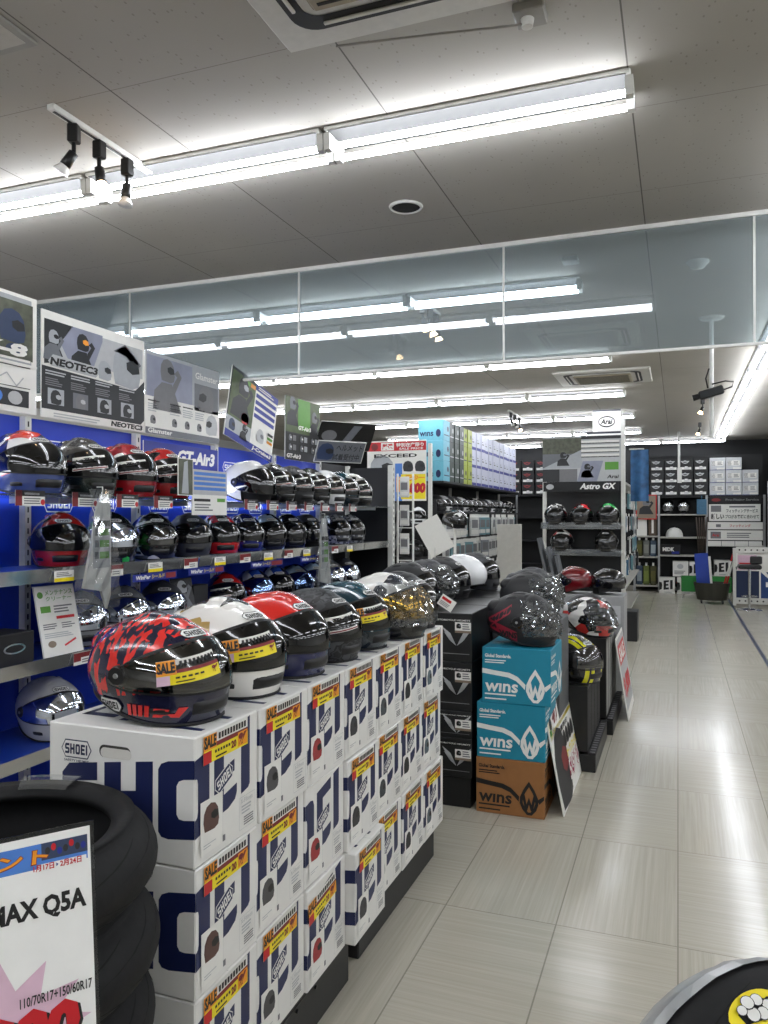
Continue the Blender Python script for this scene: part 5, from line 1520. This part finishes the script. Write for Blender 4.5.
mb = MB(); mb.tube([(-2.62, 8.62, 0), (-2.62, 8.62, 1.2), (-2.62, 8.61, 1.3)], .008, 6); mb.cyl((-2.62, 8.62, 0), (-2.62, 8.62, .015), .12, None, 20); tag(mb.build('wire_stand', STEEL), 'thin wire stand holding the tilted blank sheet', 'stand')
mb = MB(); mb.span((-.125, -.02, 0), (.125, .02, 1.425), 0, .004); tag(mb.build('blank_board', mat('panel_putty', '#b5b3ab', .5), None, (-1.63, 8.0, 0)), 'tall putty coloured blank panel standing behind the filmed helmets', 'panel')
for k in range(3):
    mb = MB(); mb.span((-.03, -.1, 0), (.0, .1, 1.3-.1*k), 0, .003)
    tag(mb.build('leaning_board', mat('board_slate', '#5d6064', .5), None, (-1.16+.075*k, 8.75, 0), (0, rad(-12), 0)), 'slate board leaning beside the putty panel, %s from it' % ORD[k], 'board', 'leaning slate boards')
# small packets on a wire frame at the end of the blue rack
r = thing('wire_stand', 'white wire frame standing just past the end of the blue rack', 'stand', (-2.42, 6.78, 0))
mb = MB()
for x in (0, .15): mb.tube([(x, 0, 0), (x, 0, 1.9)], .01, 6)
for k in range(12): mb.tube([(0, 0, .2+.15*k), (.15, 0, .2+.15*k)], .005, 5)
mb.build('wire_grid', STEEL, r)
mb = MB(); mb.span((-.05, -.15, 0), (.2, .15, .03), 0, .004); mb.build('foot', STEEL, r)
me = pack_mesh(.09, .17, PKC[0], .02)
for j in range(6):
    for k in range(1):
        o = link('hanging_pack', me, None, (-2.345, 6.755, 1.85-.26*j), (0, 0, rad(-90)))
        tag(o, 'white packet on the wire frame past the blue rack, %s from the top' % ORD[j], 'pack', 'packets on the wire frame')

# ---------------------------------------------------------------- back wall stock
by = 16.75
WK = [mat('wall_box_black', '#1b1c1e', .5), WHITE, LGREY, mat('emblem_red', '#8e2f33', .5)]
def wall_box_mesh(red):
    mb = MB(); w, h = .262, .245; mb.span((0, 0, 0), (w, .33, h), 0, .003); a = Art()
    cx, cy = w*.42, h*.68; i = 3 if red else 2
    for f in (-1, 1): a.poly([(cx, cy-.028), (cx+f*.05, cy-.01), (cx+f*.085, cy+.03), (cx+f*.03, cy+.03), (cx, cy+.045)], i)
    a.z = 2; a.rect(cx-.03, cy-.004, cx+.03, cy+.012, 0)
    a.rect(w*.08, h*.1, w*.86, h*.3, 1); a.rect(w*.4, h*.3, w*.6, h*.36, 1); a.z = 3; a.bars(w*.35, h*.12, w*.8, h*.28, 2, 2)
    a.out(mb, (0, 0, 0), (1, 0, 0), (0, 0, 1), .001); return mb.mesh('wall_box', WK)
WB, WR = wall_box_mesh(False), wall_box_mesh(True)
bx0 = -.80
zs = [1.93, 2.178, 2.426]
for j in range(3):
    for k in range(5):
        tag(link('helmet_box', WB, None, (bx0+.275*k, by, zs[j])), 'black box with silver emblem by the back wall, %s row, %s along' % (TOPN[j], ORD[k]), 'box', 'black boxes above the back shelves')
mb = MB(); w, h = .285, .245; mb.span((0, 0, 0), (w, .33, h), 0, .003); a = Art(); a.rect(w*.12, h*.35, w*.88, h*.75, 1); a.bars(w*.12, h*.35, w*.42, h*.75, 4, 2); a.rect(w*.45, h*.02, w*.95, h*.2, 1); a.rect(0, 0, w, h*.04, 3); a.z = 2; a.bars(w*.5, h*.4, w*.85, h*.7, 3, 2); a.out(mb, (0, 0, 0), (1, 0, 0), (0, 0, 1), .001)
WW = mb.mesh('wall_box', [mat('wall_box_white', '#c9cccf', .5), PAPER, GREYINK, BLUEINK])
for j, ks in enumerate(((0, 1, 2), (0, 1, 2), (0, 1))):
    for k in ks:
        tag(link('helmet_box', WW, None, (bx0+1.39+.295*k, by, zs[j])), 'pale box with label by the back wall, %s row, %s along' % (TOPN[j], ORD[k]), 'box', 'pale boxes above the back shelves')
for j in range(3):
    for k in range(7):
        tag(link('helmet_box', WR, None, (-4.3+.29*k, by, zs[j]+.05)), 'black box with red emblem far back, %s row, %s along' % (TOPN[j], ORD[k]), 'box', 'black boxes with red emblems far back')
r = thing('back_shelving', 'black shelving unit under the red emblem boxes far back', 'shelving', (-4.4, by, 0))
mb = MB(); mb.span((0, .36, 0), (2.3, .4, 2.7)); mb.build('back_panel', GZ, r)
for z in (1.975, 1.5, 1.0, .5):
    mb = MB(); mb.span((0, 0, z-.03), (2.3, .36, z)); mb.build('shelf', MATTE, r)
for x in (0, 1.13, 2.26):
    mb = MB(); mb.span((x, -.02, 0), (x+.04, .0, 1.97)); mb.build('upright', ALU, r)
# the wide back shelving behind the aisle
r = thing('back_shelving', 'wide black shelving along the back wall behind the tub', 'shelving', (bx0-.05, by-.1, 0))
Wb = 2.42
mb = MB(); mb.span((0, .44, 0), (Wb, .48, 2.75)); mb.build('back_panel', GZ, r)
for x in (0, .47, 1.36, Wb-.03):
    mb = MB(); mb.span((x, 0, 0), (x+.04, .04, 1.93)); mb.build('upright', ALU, r)
mb = MB(); mb.span((0, .05, 1.89), (Wb, .44, 1.925)); mb.build('top_shelf', GZ, r)
for (x0, x1, z) in ((.04, .47, 1.56), (.04, .47, 1.12), (.04, .47, .7), (.04, .47, .12), (.51, 1.36, 1.56), (.51, 1.36, 1.1), (.51, 1.36, .74), (1.4, Wb-.03, .95)):
    mb = MB(); mb.span((x0, .0, z-.03), (x1, .44, z), 0, .003); mb.build('shelf', SHW, r)
sx = bx0-.05; fy = by-.1
def bottle_mesh():
    mb = MB(); mb.span((-.055, -.03, 0), (.055, .03, .26), 0, .014); mb.cyl((0, 0, .26), (0, 0, .3), .02, None, 12, 1)
    a = Art(); a.rect(-.04, .05, .04, .19, 2); a.out(mb, (0, -.03, 0), (1, 0, 0), (0, 0, 1), .001); return mb
BT = [bottle_mesh().mesh('bottle', [mat('bottle_'+n, c, .3), WHITE, mat('bottle_label_'+n, c2, .5)]) for n, c, c2 in (('olive', '#4b4a2c', '#63602f'), ('grey', '#6a6c68', '#85877f'), ('blue', '#3f5063', '#9aa6ad'), ('green', '#636f38', '#77853c'))]
for j, z in enumerate((.702, .122+.16)):
    for k in range(3):
        o = link('oil_can', BT[(k+j*2) % 4], None, (sx+.11+.135*k, fy+.1, z if j == 0 else .122)); o.scale = (1.1, 1, 1.25 if j == 0 else 1.5)
        tag(o, '%s can on the back shelving, %s shelf' % (('olive', 'grey', 'blue', 'grey', 'blue', 'green')[k+3*j], ('upper', 'lower')[j]), 'can', 'cans on the back shelving')
a = Art(); w, h = .4, .5; a.rect(0, 0, w, h, 12); a.z = 2; a.rect(.02, .02, w-.02, h-.02, 7); a.z = 3; rider(a, w*.5, h*.55, .28, 2, 3, 1)
front_poster('hanging_photo_board', 'red edged photo board on the back shelving', (sx+.05, fy-.03, 1.45), .36, .5, a, cat='picture')
mb = MB(); mb.span((0, 0, 0), (.2, .08, .42), 0, .003); tag(mb.build('manual_box', [PAPER], None, (sx+.06, fy+.02, 1.122)), 'white upright packet on the back shelving below the photo board', 'box')
mb = MB(); mb.span((0, 0, 0), (.16, .08, .4), 0, .01); mb.span((.06, -.001, .05), (.1, 0, .35), 1); tag(mb.build('striped_pack', [mat('pack_brown', '#57483c', .5), PAPER], None, (sx+.29, fy+.02, 1.122)), 'brown and white upright pack beside the white packet', 'pack')
for k, x in enumerate((.66, .96)):
    r2 = thing('chrome_lamp', 'chrome round lamp on the back shelving, %s' % ('left of the pair near the photo board', 'beside the hanging tool tag')[k], 'lamp', (sx+x, fy+.2, 1.562), 0)
    mb = MB(); mb.cyl((0, 0, 0), (0, 0, .03), .08, .07, 20); mb.build('base', MATTE, r2)
    mb = MB(); mb.lathe([(.02, .03), (.09, .07), (.13, .15), (.1, .24), (.04, .28), (0, .285)], 20); mb.build('bowl', CHROME, r2)
mb = MB(); mb.lathe([(.165, 0), (.16, .06), (.13, .13), (.08, .17), (0, .19)], 24); tag(mb.build('white_dome', WHITE, None, (sx+.78, fy+.2, 1.102)), 'plain white dome on the middle back shelf', 'dome')
mb = MB(); mb.span((0, 0, 0), (.36, .1, .2), 0, .003); a = Art(); a.text('MIDK', .03, .07, .25, .15, 1, .05); a.rect(.2, .02, .34, .07, 2); a.out(mb, (0, 0, 0), (1, 0, 0), (0, 0, 1), .001)
tag(mb.build('black_pack', [MATTE, PAPER, BLUEINK], None, (sx+.53, fy+.02, .742)), 'black pack with white letters under the white dome', 'pack')
r2 = thing('hanging_tool_tag', 'pale hanging tag with dark tools on the back shelving post', 'tag', (sx+1.29, fy-.03, 0))
mb = MB(); mb.span((-.09, 0, 1.55), (.09, .01, 1.85), 0, .003); mb.cyl((0, .005, 1.85), (0, .005, 1.93), .008); mb.build('tag_card', PKC[2], r2)
mb = MB()
for k in range(5): mb.tube([(-.1+.05*k, .005, 1.5), (-.08+.04*k, -.02, 1.2), (-.06+.03*k, .0, .78)], .014, 6)
mb.build('tool_bundle', mat('tool_brown', '#4a3f38', .5), r2)
# panel boards in the third bay
def panel(x0, x1, z0, z1, art, label, base=None):
    mb = MB(); mb.span((0, 0, 0), (x1-x0, .02, z1-z0), 0, .002); art(mb, x1-x0, z1-z0)
    tag(mb.build('shop_sign', [base or PAPER, INK, GREYINK, MAROON, RED], None, (sx+x0, fy-.03, z0)), label, 'sign')
def pA(mb, w, h):
    a = Art(); a.text('Pro-Fitting Service', w*.32, h*.25, w*.95, h*.7, 2, .03); a.ell(w*.14, h*.5, w*.09, h*.25, 3); a.out(mb, (0, 0, 0), (1, 0, 0), (0, 0, 1), .001)
panel(1.42, 2.36, 1.77, 1.9, pA, 'black service sign with grey letters in the back shelving', MATTE)
def pB(mb, w, h):
    a = Art(); a.rect(w*.04, h*.55, w*.24, h*.92, 2); a.text('新しい', w*.04, h*.1, w*.3, h*.45, 1, .04); a.text('フィッティングサービス', w*.34, h*.5, w*.95, h*.72, 1, .02); a.text('プロがお客様に合わせて', w*.32, h*.15, w*.97, h*.38, 1, .02); a.rect(w*.4, h*.8, w*.9, h*.9, 2); a.out(mb, (0, 0, 0), (1, 0, 0), (0, 0, 1), .001)
panel(1.42, 2.34, 1.42, 1.75, pB, 'white service sign with two lines of black letters')
def pC(mb, w, h):
    a = Art(); a.text('フィッティング', w*.4, h*.3, w*.78, h*.7, 4, .02); a.rect(w*.15, h*.3, w*.24, h*.7, 2); a.out(mb, (0, 0, 0), (1, 0, 0), (0, 0, 1), .001)
panel(1.4, 2.38, 1.26, 1.4, pC, 'white strip sign with red letters on the back shelving')
def pD(mb, w, h):
    a = Art(); a.rect(w*.05, h*.15, w*.24, h*.85, 2); a.z = 2; a.text('Arai', w*.08, h*.35, w*.21, h*.65, 4, .02); a.bars(w*.35, h*.2, w*.9, h*.8, 3, 2); a.out(mb, (0, 0, 0), (1, 0, 0), (0, 0, 1), .001)
panel(1.4, 2.38, 1.05, 1.24, pD, 'white strip sign with dark square on the back shelving')
def pE(mb, w, h):
    a = Art(); a.rect(w*.25, 0, w*.26, h, 2); a.rect(w*.5, 0, w*.51, h, 2); a.rect(w*.75, 0, w*.76, h, 2); a.out(mb, (0, 0, 0), (1, 0, 0), (0, 0, 1), .001)
panel(1.4, 2.36, .93, 1.03, pE, 'low white strip of four cards on the back shelving')
# white lettered boxes on the floor and shelf
def ei_mesh():
    mb = MB(); w, h, d = .29, .3, .36; mb.span((0, 0, 0), (w, d, h), 0, .003); a = Art()
    F = lambda p: a.poly([(x*w, (y+.1*x)*h) for x, y in p], 1)
    F([(.0, .75), (.16, .7), (.2, .5), (.16, .25), (.0, .2)])
    F([(.28, .2), (.28, .8), (.62, .8), (.62, .68), (.44, .68), (.44, .56), (.58, .56), (.58, .45), (.44, .45), (.44, .33), (.62, .33), (.62, .2)]); F([(.7, .2), (.7, .8), (.86, .8), (.86, .2)])
    a.z = 2; a.rect(w*.3, h*.05, w*.8, h*.1, 2); a.out(mb, (0, 0, 0), (1, 0, 0), (0, 0, 1), .001); return mb.mesh('ei_box', [BOXW, INK, LGREY])
EI = ei_mesh()
spots = [(.5, -.33, 0, 'on the floor below the white dome'), (.83, -.33, 0, 'on the floor beside the green crate'), (1.5, .05, .09, 'lowest behind the tub in the dark bay'), (1.52, .05, .395, 'second behind the tub in the dark bay'), (1.48, .05, .62+.08, 'third behind the tub in the dark bay'), (1.95, .05, .955, 'tilted on the shelf above the white rack')]
spots = [spots[0], spots[1], spots[2], spots[3], (1.98, .03, .09, 'on the floor behind the white rack'), (1.98, .03, .395, 'second up behind the white rack'), (1.06, .03, .05, 'lowest behind the blue board'), (1.06, .03, .36, 'second up behind the blue board')]
for x, dy, z, l in spots:
    tag(link('lettered_box', EI, None, (sx+x, fy+dy, max(z-.05, 0) if dy > 0 else z), (0, 0, 0)), 'white box with dark letters %s' % l, 'box', 'white lettered boxes at the back')
mb = MB(); mb.span((0, 0, 0), (.29, .3, .3), 0, .003); a = Art(); a.ell(.14, .2, .06, .05, 2); a.bars(.03, .04, .26, .12, 3, 1); a.out(mb, (0, 0, 0), (1, 0, 0), (0, 0, 1), .001)
tag(mb.build('pale_carton', [BOXW, GREYINK, LGREY], None, (sx+.75, fy+.03, .312)), 'pale carton with faint picture below the middle back shelf', 'box')
mb = MB(); mb.span((0, 0, 0), (.29, .3, .31), 0, .003); a = Art(); a.ell(.14, .19, .08, .04, 1); a.rect(.04, .03, .25, .1, 2); a.out(mb, (0, 0, 0), (1, 0, 0), (0, 0, 1), .001)
tag(mb.build('red_mark_carton', [BOXK, MAROON, PAPER], None, (sx+.75, fy+.03, 0)), 'black carton with red mark under the pale carton', 'box')

# tub with boards, white rack, stool
tx, ty = .55, 14.75
r = thing('tub', 'low dark tub on castors with things stood inside, in the aisle', 'tub', (tx, ty, 0))
def oct(rx, ry): return [(rx*cos(2*pi*i/24), ry*sin(2*pi*i/24)) for i in range(24)]
mb = MB(); n = 24
A, B, C_, D = oct(.24, .2), oct(.3, .25), oct(.28, .23), oct(.22, .18)
vs = [(x, y, .06) for x, y in A]+[(x, y, .36) for x, y in B]+[(x, y, .36) for x, y in C_]+[(x, y, .08) for x, y in D]
fs = [list(range(n))[::-1], list(range(3*n, 4*n))]
for k in range(3): fs += [(k*n+i, k*n+(i+1) % n, (k+1)*n+(i+1) % n, (k+1)*n+i) for i in range(n)]
mb.add(vs, fs, 0, False); mb.build('bowl', mat('tub_olive', '#33332a', .6), r)
for k in range(4):
    c = (.17*(1, -1, 1, -1)[k], .13*(1, 1, -1, -1)[k]); mb = MB(); mb.cyl((c[0]-.012, c[1], .03), (c[0]+.012, c[1], .03), .03, None, 14); mb.cyl((c[0], c[1], .04), (c[0], c[1], .062), .012, None, 8); mb.build('castor', MATTE, r)
mb = MB(); mb.span((-.11, -.012, 0), (.11, .012, .78), 0, .003); mb.span((.111, -.01, 0), (.15, .01, .72), 1); tag(mb.build('blue_board', [mat('board_blue', '#1b3fa5', .4), PAPER], None, (tx-.12, ty+.02, .085), (0, rad(-4), 0)), 'blue board with pale edge stood in the dark tub', 'board')
r = thing('pole_pair', 'pair of red and white poles leaning in the dark tub', 'pole', (tx+.13, ty, .085), 0)
for k in range(2):
    mb = MB()
    for q in range(6): mb.cyl((.04*k+.035*q, .03*k, .13*q), (.04*k+.035*(q+1), .03*k, .13*(q+1)), .014, None, 10, q % 3 == 2)
    mb.build('pole', [WHITE, RED], r)
for k, (x, y) in enumerate(((.24, 15.6), (.72, 15.6))):
    r = thing('green_crate', 'green plastic crate behind the tub, %s' % ('next to lettered boxes', 'next to poles')[k], 'crate', (x, y, 0))
    mb = MB(); G = .36
    mb.span((-.18, -.13, .12), (.18, .13, .13)); 
    for s in (-1, 1): mb.span((-.18, s*.13-.006, .13), (.18, s*.13+.006, .4)); mb.span((s*.18-.006, -.13, .13), (s*.18+.006, .13, .4))
    mb.build('basket', mat('crate_green', '#2c8a3c', .45), r)
    for q in range(4):
        mb = MB(); mb.cyl((.16*(1, -1, 1, -1)[q], .11*(1, 1, -1, -1)[q], 0), (.16*(1, -1, 1, -1)[q], .11*(1, 1, -1, -1)[q], .12), .01); mb.build('leg', STEEL, r)
r = thing('perforated_rack', 'white perforated rack with blue banner at the right edge', 'rack', (.86, 14.3, 0))
for x in (0, 1.3):
    mb = MB(); mb.span((x, 0, .02), (x+.05, .05, .98), 0, .003); mb.build('upright', STEEL, r)
for z in (.05, .9):
    mb = MB(); mb.span((.05, 0, z), (1.3, .04, z+.1), 0, .003)
    for k in range(14): mb.cyl((.1+.09*k, -.0015, z+.05), (.1+.09*k, .001, z+.05), .014, None, 10, 1)
    mb.build('perforated_bar', [STEEL, MATTE], r)
mb = MB(); mb.span((.05, .03, .15), (1.3, .045, .9), 0); a = Art(); w, h = 1.25, .75
a.rect(0, 0, w*.28, h*.6, 2); a.rect(w*.3, 0, w, h*.58, 1); a.z = 2; a.poly([(w*.3, h*.58), (w*.4, h*.42), (w, h*.42), (w, h*.47), (w*.42, h*.47), (w*.34, h*.62)], 3); a.text('REMIX', w*.36, h*.25, w*.8, h*.36, 3, .05); a.rect(w*.02, h*.62, w*.25, h*.95, 4); a.z = 3; a.rect(w*.04, h*.7, w*.2, h*.78, 5); a.rect(w*.5, h*.65, w*.8, h*.9, 6); a.out(mb, (.05, .03, .15), (1, 0, 0), (0, 0, 1), .001)
mb.build('banner_panel', [PAPER, mat('banner_navy', '#1c3f7c', .5), mat('banner_deep', '#16284e', .5), WHITE, PINK, RED, INK], r)
r = thing('bar_stool', 'chrome bar stool with black seat before the white rack', 'stool', (1.08, 13.9, 0))
mb = MB(); mb.lathe([(.0, .03), (.05, .028), (.18, .012), (.2, 0)], 28); mb.build('base', CHROME, r)
mb = MB(); mb.cyl((0, 0, .02), (0, 0, .66), .022, None, 14); mb.build('column', CHROME, r)
mb = MB(); mb.tube([(.12*cos(t), .12*sin(t)-.02, .22) for t in [2*pi*i/16 for i in range(17)]], .008, 6); mb.tube([(0, 0, .22), (0, .1, .22)], .008, 6); mb.build('foot_ring', CHROME, r)
mb = MB(); mb.span((-.17, -.16, .66), (.17, .16, .73), 0, .02); mb.build('seat', BLACK, r)
mb = MB(); mb.span((.02, .13, .73), (.2, .165, .86), 0, .015); mb.tube([(-.17, 0, .69), (-.2, -.05, .69), (-.2, -.14, .66)], .008, 6); mb.build('backrest', BLACK, r)
# right end: pole and dark hanging goods
r = thing('end_pillar', 'pale shelving post with purple packs at the right edge', 'post', (1.55, 15.6, 0))
mb = MB(); mb.span((-.03, 0, 0), (.03, .06, 2.15), 0, .004); mb.build('post', STEEL, r)
mb = MB(); mb.span((.03, .05, 0), (1.4, .07, 2.12)); mb.build('black_board', GZ, r)
for k, (z, m) in enumerate(((1.6, mat('pack_violet', '#39389a', .45)), (1.4, mat('pack_beige', '#6a5a48', .5)), (1.15, BLACK))):
    mb = MB(); mb.span((-.07, -.08, 0), (.09, .0, .2), 0, .01); a = Art(); a.rect(-.04, .06, .06, .15, 1); a.out(mb, (0, -.08, 0), (1, 0, 0), (0, 0, 1), .001)
    tag(mb.build('hook_pack', [m, PAPER], None, (1.66, 15.64, z)), ('violet', 'beige', 'black')[k]+' pack hung on the post at the right edge', 'pack')
mb = MB(); mb.cyl((.02, 15.9, 2.42), (.02, 15.9, CEIL), .022, None, 10); mb.span((-.01, 15.87, 2.15), (.07, 15.93, 2.44), 0, .004)
tag(mb.build('ceiling_pole', LAMPW), 'white pole hanging from the ceiling before the black boxes', 'pole')
# ---------------------------------------------------------------- tyres in front
TYRE = mat('tyre_rubber', '#19191a', .7, var=.12, scale=60, bump=.15, spec=.3)
GROOVE = mat('tyre_groove', '#050505', .9)
TSIDE = mat('tyre_side', '#161617', .6, var=.1, scale=40)
def tyre_mesh(ro=.3, ri=.212, w=.152, seed=0):
    """axis along z, resting on z = 0"""
    mb = MB(); h = w/2
    crown = [(ro-(.055)*abs(math.sin(t))**2.2, h+h*math.sin(t)*.97) for t in [rad(-75+150*i/14) for i in range(15)]]
    prof = [(ri, .016), (ri+.02, .004), (ri+.045, .0)] + crown + [(ri+.045, w), (ri+.02, w-.004), (ri, w-.016), (ri+.003, w-.03), (ri+.035, w-.022), (ro-.03, h+.03), (ro-.026, h), (ro-.03, h-.03), (ri+.035, .022), (ri+.003, .03)]
    mb.lathe(prof, 72, 0, None, True)
    # slanted tread cuts
    n = 13
    def cr(a, t, off=.0012):
        r = ro-.055*abs(math.sin(t))**2.2+off
        return V((r*cos(a), r*sin(a), h+h*math.sin(t)*.97))
    for k in range(n):
        for s in (-1, 1):
            a0 = 2*pi*(k+(.5 if s < 0 else 0))/n
            vs = []
            for i in range(7):
                q = i/6
                t = s*rad(12+40*q); a = a0+.8*q+.08*sin(q*3)
                wd = .022*sin(pi*(q*.9+.06))+.002
                vs += [cr(a-wd, t), cr(a+wd, t)]
            mb.add(vs, [(2*i, 2*i+1, 2*i+3, 2*i+2) for i in range(6)], 1, True)
    return mb.mesh('tyre', [TYRE, GROOVE])
TM = tyre_mesh()
off = [(0, 0), (-.012, .008), (.008, -.006), (-.008, .004), (.006, 0), (0, 0)]
for k in range(6):
    o = link('tyre', TM, None, (-1.2+off[k][0], 1.105+off[k][1], .1545*k), (0, 0, R.uniform(0, 6)))
    tag(o, 'black motorcycle tyre, %s in the stack beside the white boxes' % ('topmost', 'second from the top', 'third from the top', 'fourth from the top', 'fifth from the top', 'lowest')[5-k], 'tyre', 'tyres stacked by the white boxes')
    if k == 5:
        mb = MB(); mb.grid(lambda a, b: V((.297*cos(rad(95+28*a)), .297*sin(rad(95+28*a)), .145))*1.0+V((-.09*b*cos(rad(95+28*a)), -.09*b*sin(rad(95+28*a)), .011*sin(pi*b)+.004)), 10, 6, 0, False)
        mb.build('film_strip', FILM, o, (0, 0, 0), (0, 0, -o.rotation_euler.z))
# wrapped tyre standing at the lower right
r = thing('wrapped_tyre', 'upright black tyre with silver film edge and yellow sticker at aisle', 'tyre', (.115, 1.545, .341), 0)
wt = tyre_mesh(.34, .225, .19)
Mr = Matrix.Translation((0, 0, 0))
ax = V((.72, -.69, 0)).normalized()
q = V((0, 0, 1)).rotation_difference(ax)
body = link('tread_body', wt, r); body.rotation_mode = 'QUATERNION'; body.rotation_quaternion = q; body.location = -ax*.095
mb = MB()
rr = random.Random(2)
def film(a, b):
    t = rad(-80+72*b); an = 2*pi*a
    ro_ = .34-.055*abs(math.sin(t))**2.2+.004+rr.uniform(0, .004)
    return V((ro_*cos(an), ro_*sin(an), .095+.095*math.sin(t)*.99-.002))
mb.grid(film, 64, 5, 0, False)
fo = mb.build('film_band', clear('silver_film', '#c6c9cc', .3, .2, .42, '#d0d2d4'), r); fo.rotation_mode = 'QUATERNION'; fo.rotation_quaternion = q; fo.location = -ax*.095
# yellow sticker on the tread, top side
mb = MB(); a = Art()
pts = [(-.055, -.02), (-.05, .02), (-.02, .04), (.01, .035), (.05, .012), (.06, -.02), (.04, -.04), (-.03, -.04)]
inv = q.inverted()
top_l = inv @ V((0, 0, 1)); ang0 = math.atan2(top_l.y, top_l.x)
def smap(x, y, o):
    t = rad(38)+y/.11; x = x+.05; an = ang0+x/.34
    ro_ = .34-.055*abs(math.sin(t))**2.2+.002+o
    return V((ro_*cos(an), ro_*sin(an), .095+.095*math.sin(t)*.97))
gx = [-.06+.12*i/12 for i in range(13)]
lo = lambda x: -.036*math.sqrt(max(.05, 1-(x/.063)**2)); hi = lambda x: .036*math.sqrt(max(.05, 1-(x/.063)**2))
a.strip(gx, lo, hi, 0); a.z = 2
for cx, cy, r0 in ((-.028, .004, .012), (-.008, .012, .012), (.012, .006, .013), (-.012, -.012, .011), (.008, -.015, .012), (.028, -.008, .009)):
    a.ell(cx, cy, r0*1.15, r0*1.15, 1, 12); a.z += 1; a.ell(cx, cy, r0, r0, 2, 12); a.z += 1
a.wrap(mb, smap, .0004)
so = mb.build('sticker', [YELLOW, INK, PAPER], r); so.rotation_mode = 'QUATERNION'; so.rotation_quaternion = q; so.location = -ax*.095

# ---------------------------------------------------------------- price sign by the tyres
# local x runs from the right edge to the left (as read, x grows to the right), y up
sd = V((.583, .812, 0)).normalized()      # reading direction
right = V((-.764, .892, 0))
W_, H_ = .42, .30
org = right - sd*W_ + V((0, 0, 1.058-H_))
r = thing('sign_stand', 'white tyre price sign in an acrylic holder before the tyre stack', 'sign', (org.x, org.y, 0))
n = sd.cross(V((0, 0, 1)))
ACR = clear('acrylic', '#fafcfc', .01, .02)
def onsign(mb, z0, mats, name, par):
    o = mb.build(name, mats, par)
    M = Matrix((sd, V((0, 0, 1)), n)).transposed()
    if 'post' not in name and 'base' not in name: M = M @ Matrix.Rotation(rad(-9), 3, 'X')
    o.rotation_euler = M.to_euler(); o.location = (0, 0, org.z)
    return o
a = Art()
X = lambda d: W_-d          # distance from the right edge
a.rect(X(.24), .245, X(.008), .285, 1); a.z = 2
a.rect(X(.07), .262, X(.008), .285, 2); a.rect(X(.24), .245, X(.008), .252, 0)
a.z = 3
a.rect(X(.075), .2475, X(.01), .2575, 0)
a.text('イベント', X(.2), .258, X(.06), .279, 3, .06, .1); a.z = 4; a.text('イベント', X(.2)+.001, .2595, X(.06)-.001, .278, 4, .03, .1)
a.z = 5; a.text('1月17日', X(.081), .2485, X(.054), .2575, 5, .03); a.text('2月24日', X(.046), .2485, X(.017), .2575, 5, .03); a.poly([(X(.051), .2505), (X(.051), .2555), (X(.048), .253)], 6)
for i in range(7): a.ell(X(.062-.008*i), .274+.004*sin(i*2), .0035, .005, (7, 8, 6, 7, 8, 7, 6)[i], 10)
a.z = 3
a.text('MAX Q5A', X(.138), .183, X(.012), .215, 9, .04)
a.text('フルラジアル', X(.36), .13, X(.13), .17, 5, .05)
burst = []
for i in range(24):
    an = 2*pi*i/24; rr_ = .115 if i % 2 == 0 else .07
    burst.append((X(.125)+rr_*1.0*cos(an), .045+rr_*.85*sin(an)))
a.poly(burst, 10); a.z = 5
a.text('110/70R17+150/60R17', X(.102), .0775, X(.008), .0905, 9, .02)
a.text('99,000', X(.25), -.004, X(.022), .072, 9, .09, .12); a.z = 6; a.text('99,000', X(.252), 0, X(.026), .074, 5, .06, .12)
mb = MB(); mb.span((.0, .0, -.001), (W_-.004, H_-.004, 0)); a.out(mb, (0, 0, 0), (1, 0, 0), (0, 1, 0), .00025)
onsign(mb, 0, [WHITE, SKYINK, PHB, MAROON, ORANGE, RED, BLUEINK, PHD, RED, INK, PINK], 'price_card', r)
mb = MB(); mb.span((-.004, -.006, -.004), (W_+.002, H_+.002, -.0022))
onsign(mb, 0, [ACR], 'acrylic_holder', r)
mb = MB(); mb.cyl((W_*.45, -org.z+.01, -.02), (W_*.45, .02, -.02), .011, None, 14); onsign(mb, 0, [ALU], 'post', r)
mb = MB(); mb.cyl((W_*.45, -org.z, -.02), (W_*.45, -org.z+.012, -.02), .12, .11, 28); onsign(mb, 0, [MATTE], 'base', r)

# ---------------------------------------------------------------- camera and exposure
cam = bpy.data.cameras.new('camera')
co = bpy.data.objects.new('camera', cam); COL.objects.link(co)
co.location = (0, 0, 1.5); co.rotation_euler = (rad(90.367), 0, rad(20.65))
cam.sensor_fit = 'HORIZONTAL'; cam.sensor_width = 36; cam.lens = 36*780/768
cam.clip_start = .02
S.camera = co
w = bpy.data.worlds.new('world'); S.world = w; w.use_nodes = True
w.node_tree.nodes['Background'].inputs[0].default_value = (.6, .65, .7, 1); w.node_tree.nodes['Background'].inputs[1].default_value = .05
S.view_settings.view_transform = 'Standard'; S.view_settings.look = 'None'; S.view_settings.exposure = .2; S.view_settings.gamma = 1
S.view_settings.use_curve_mapping = False
S.cycles.use_denoising = True
S.cycles.max_bounces = 8; S.cycles.diffuse_bounces = 4; S.cycles.glossy_bounces = 4; S.cycles.transparent_max_bounces = 14
S.cycles.caustics_reflective = False; S.cycles.caustics_refractive = False
S.cycles.sample_clamp_indirect = 6
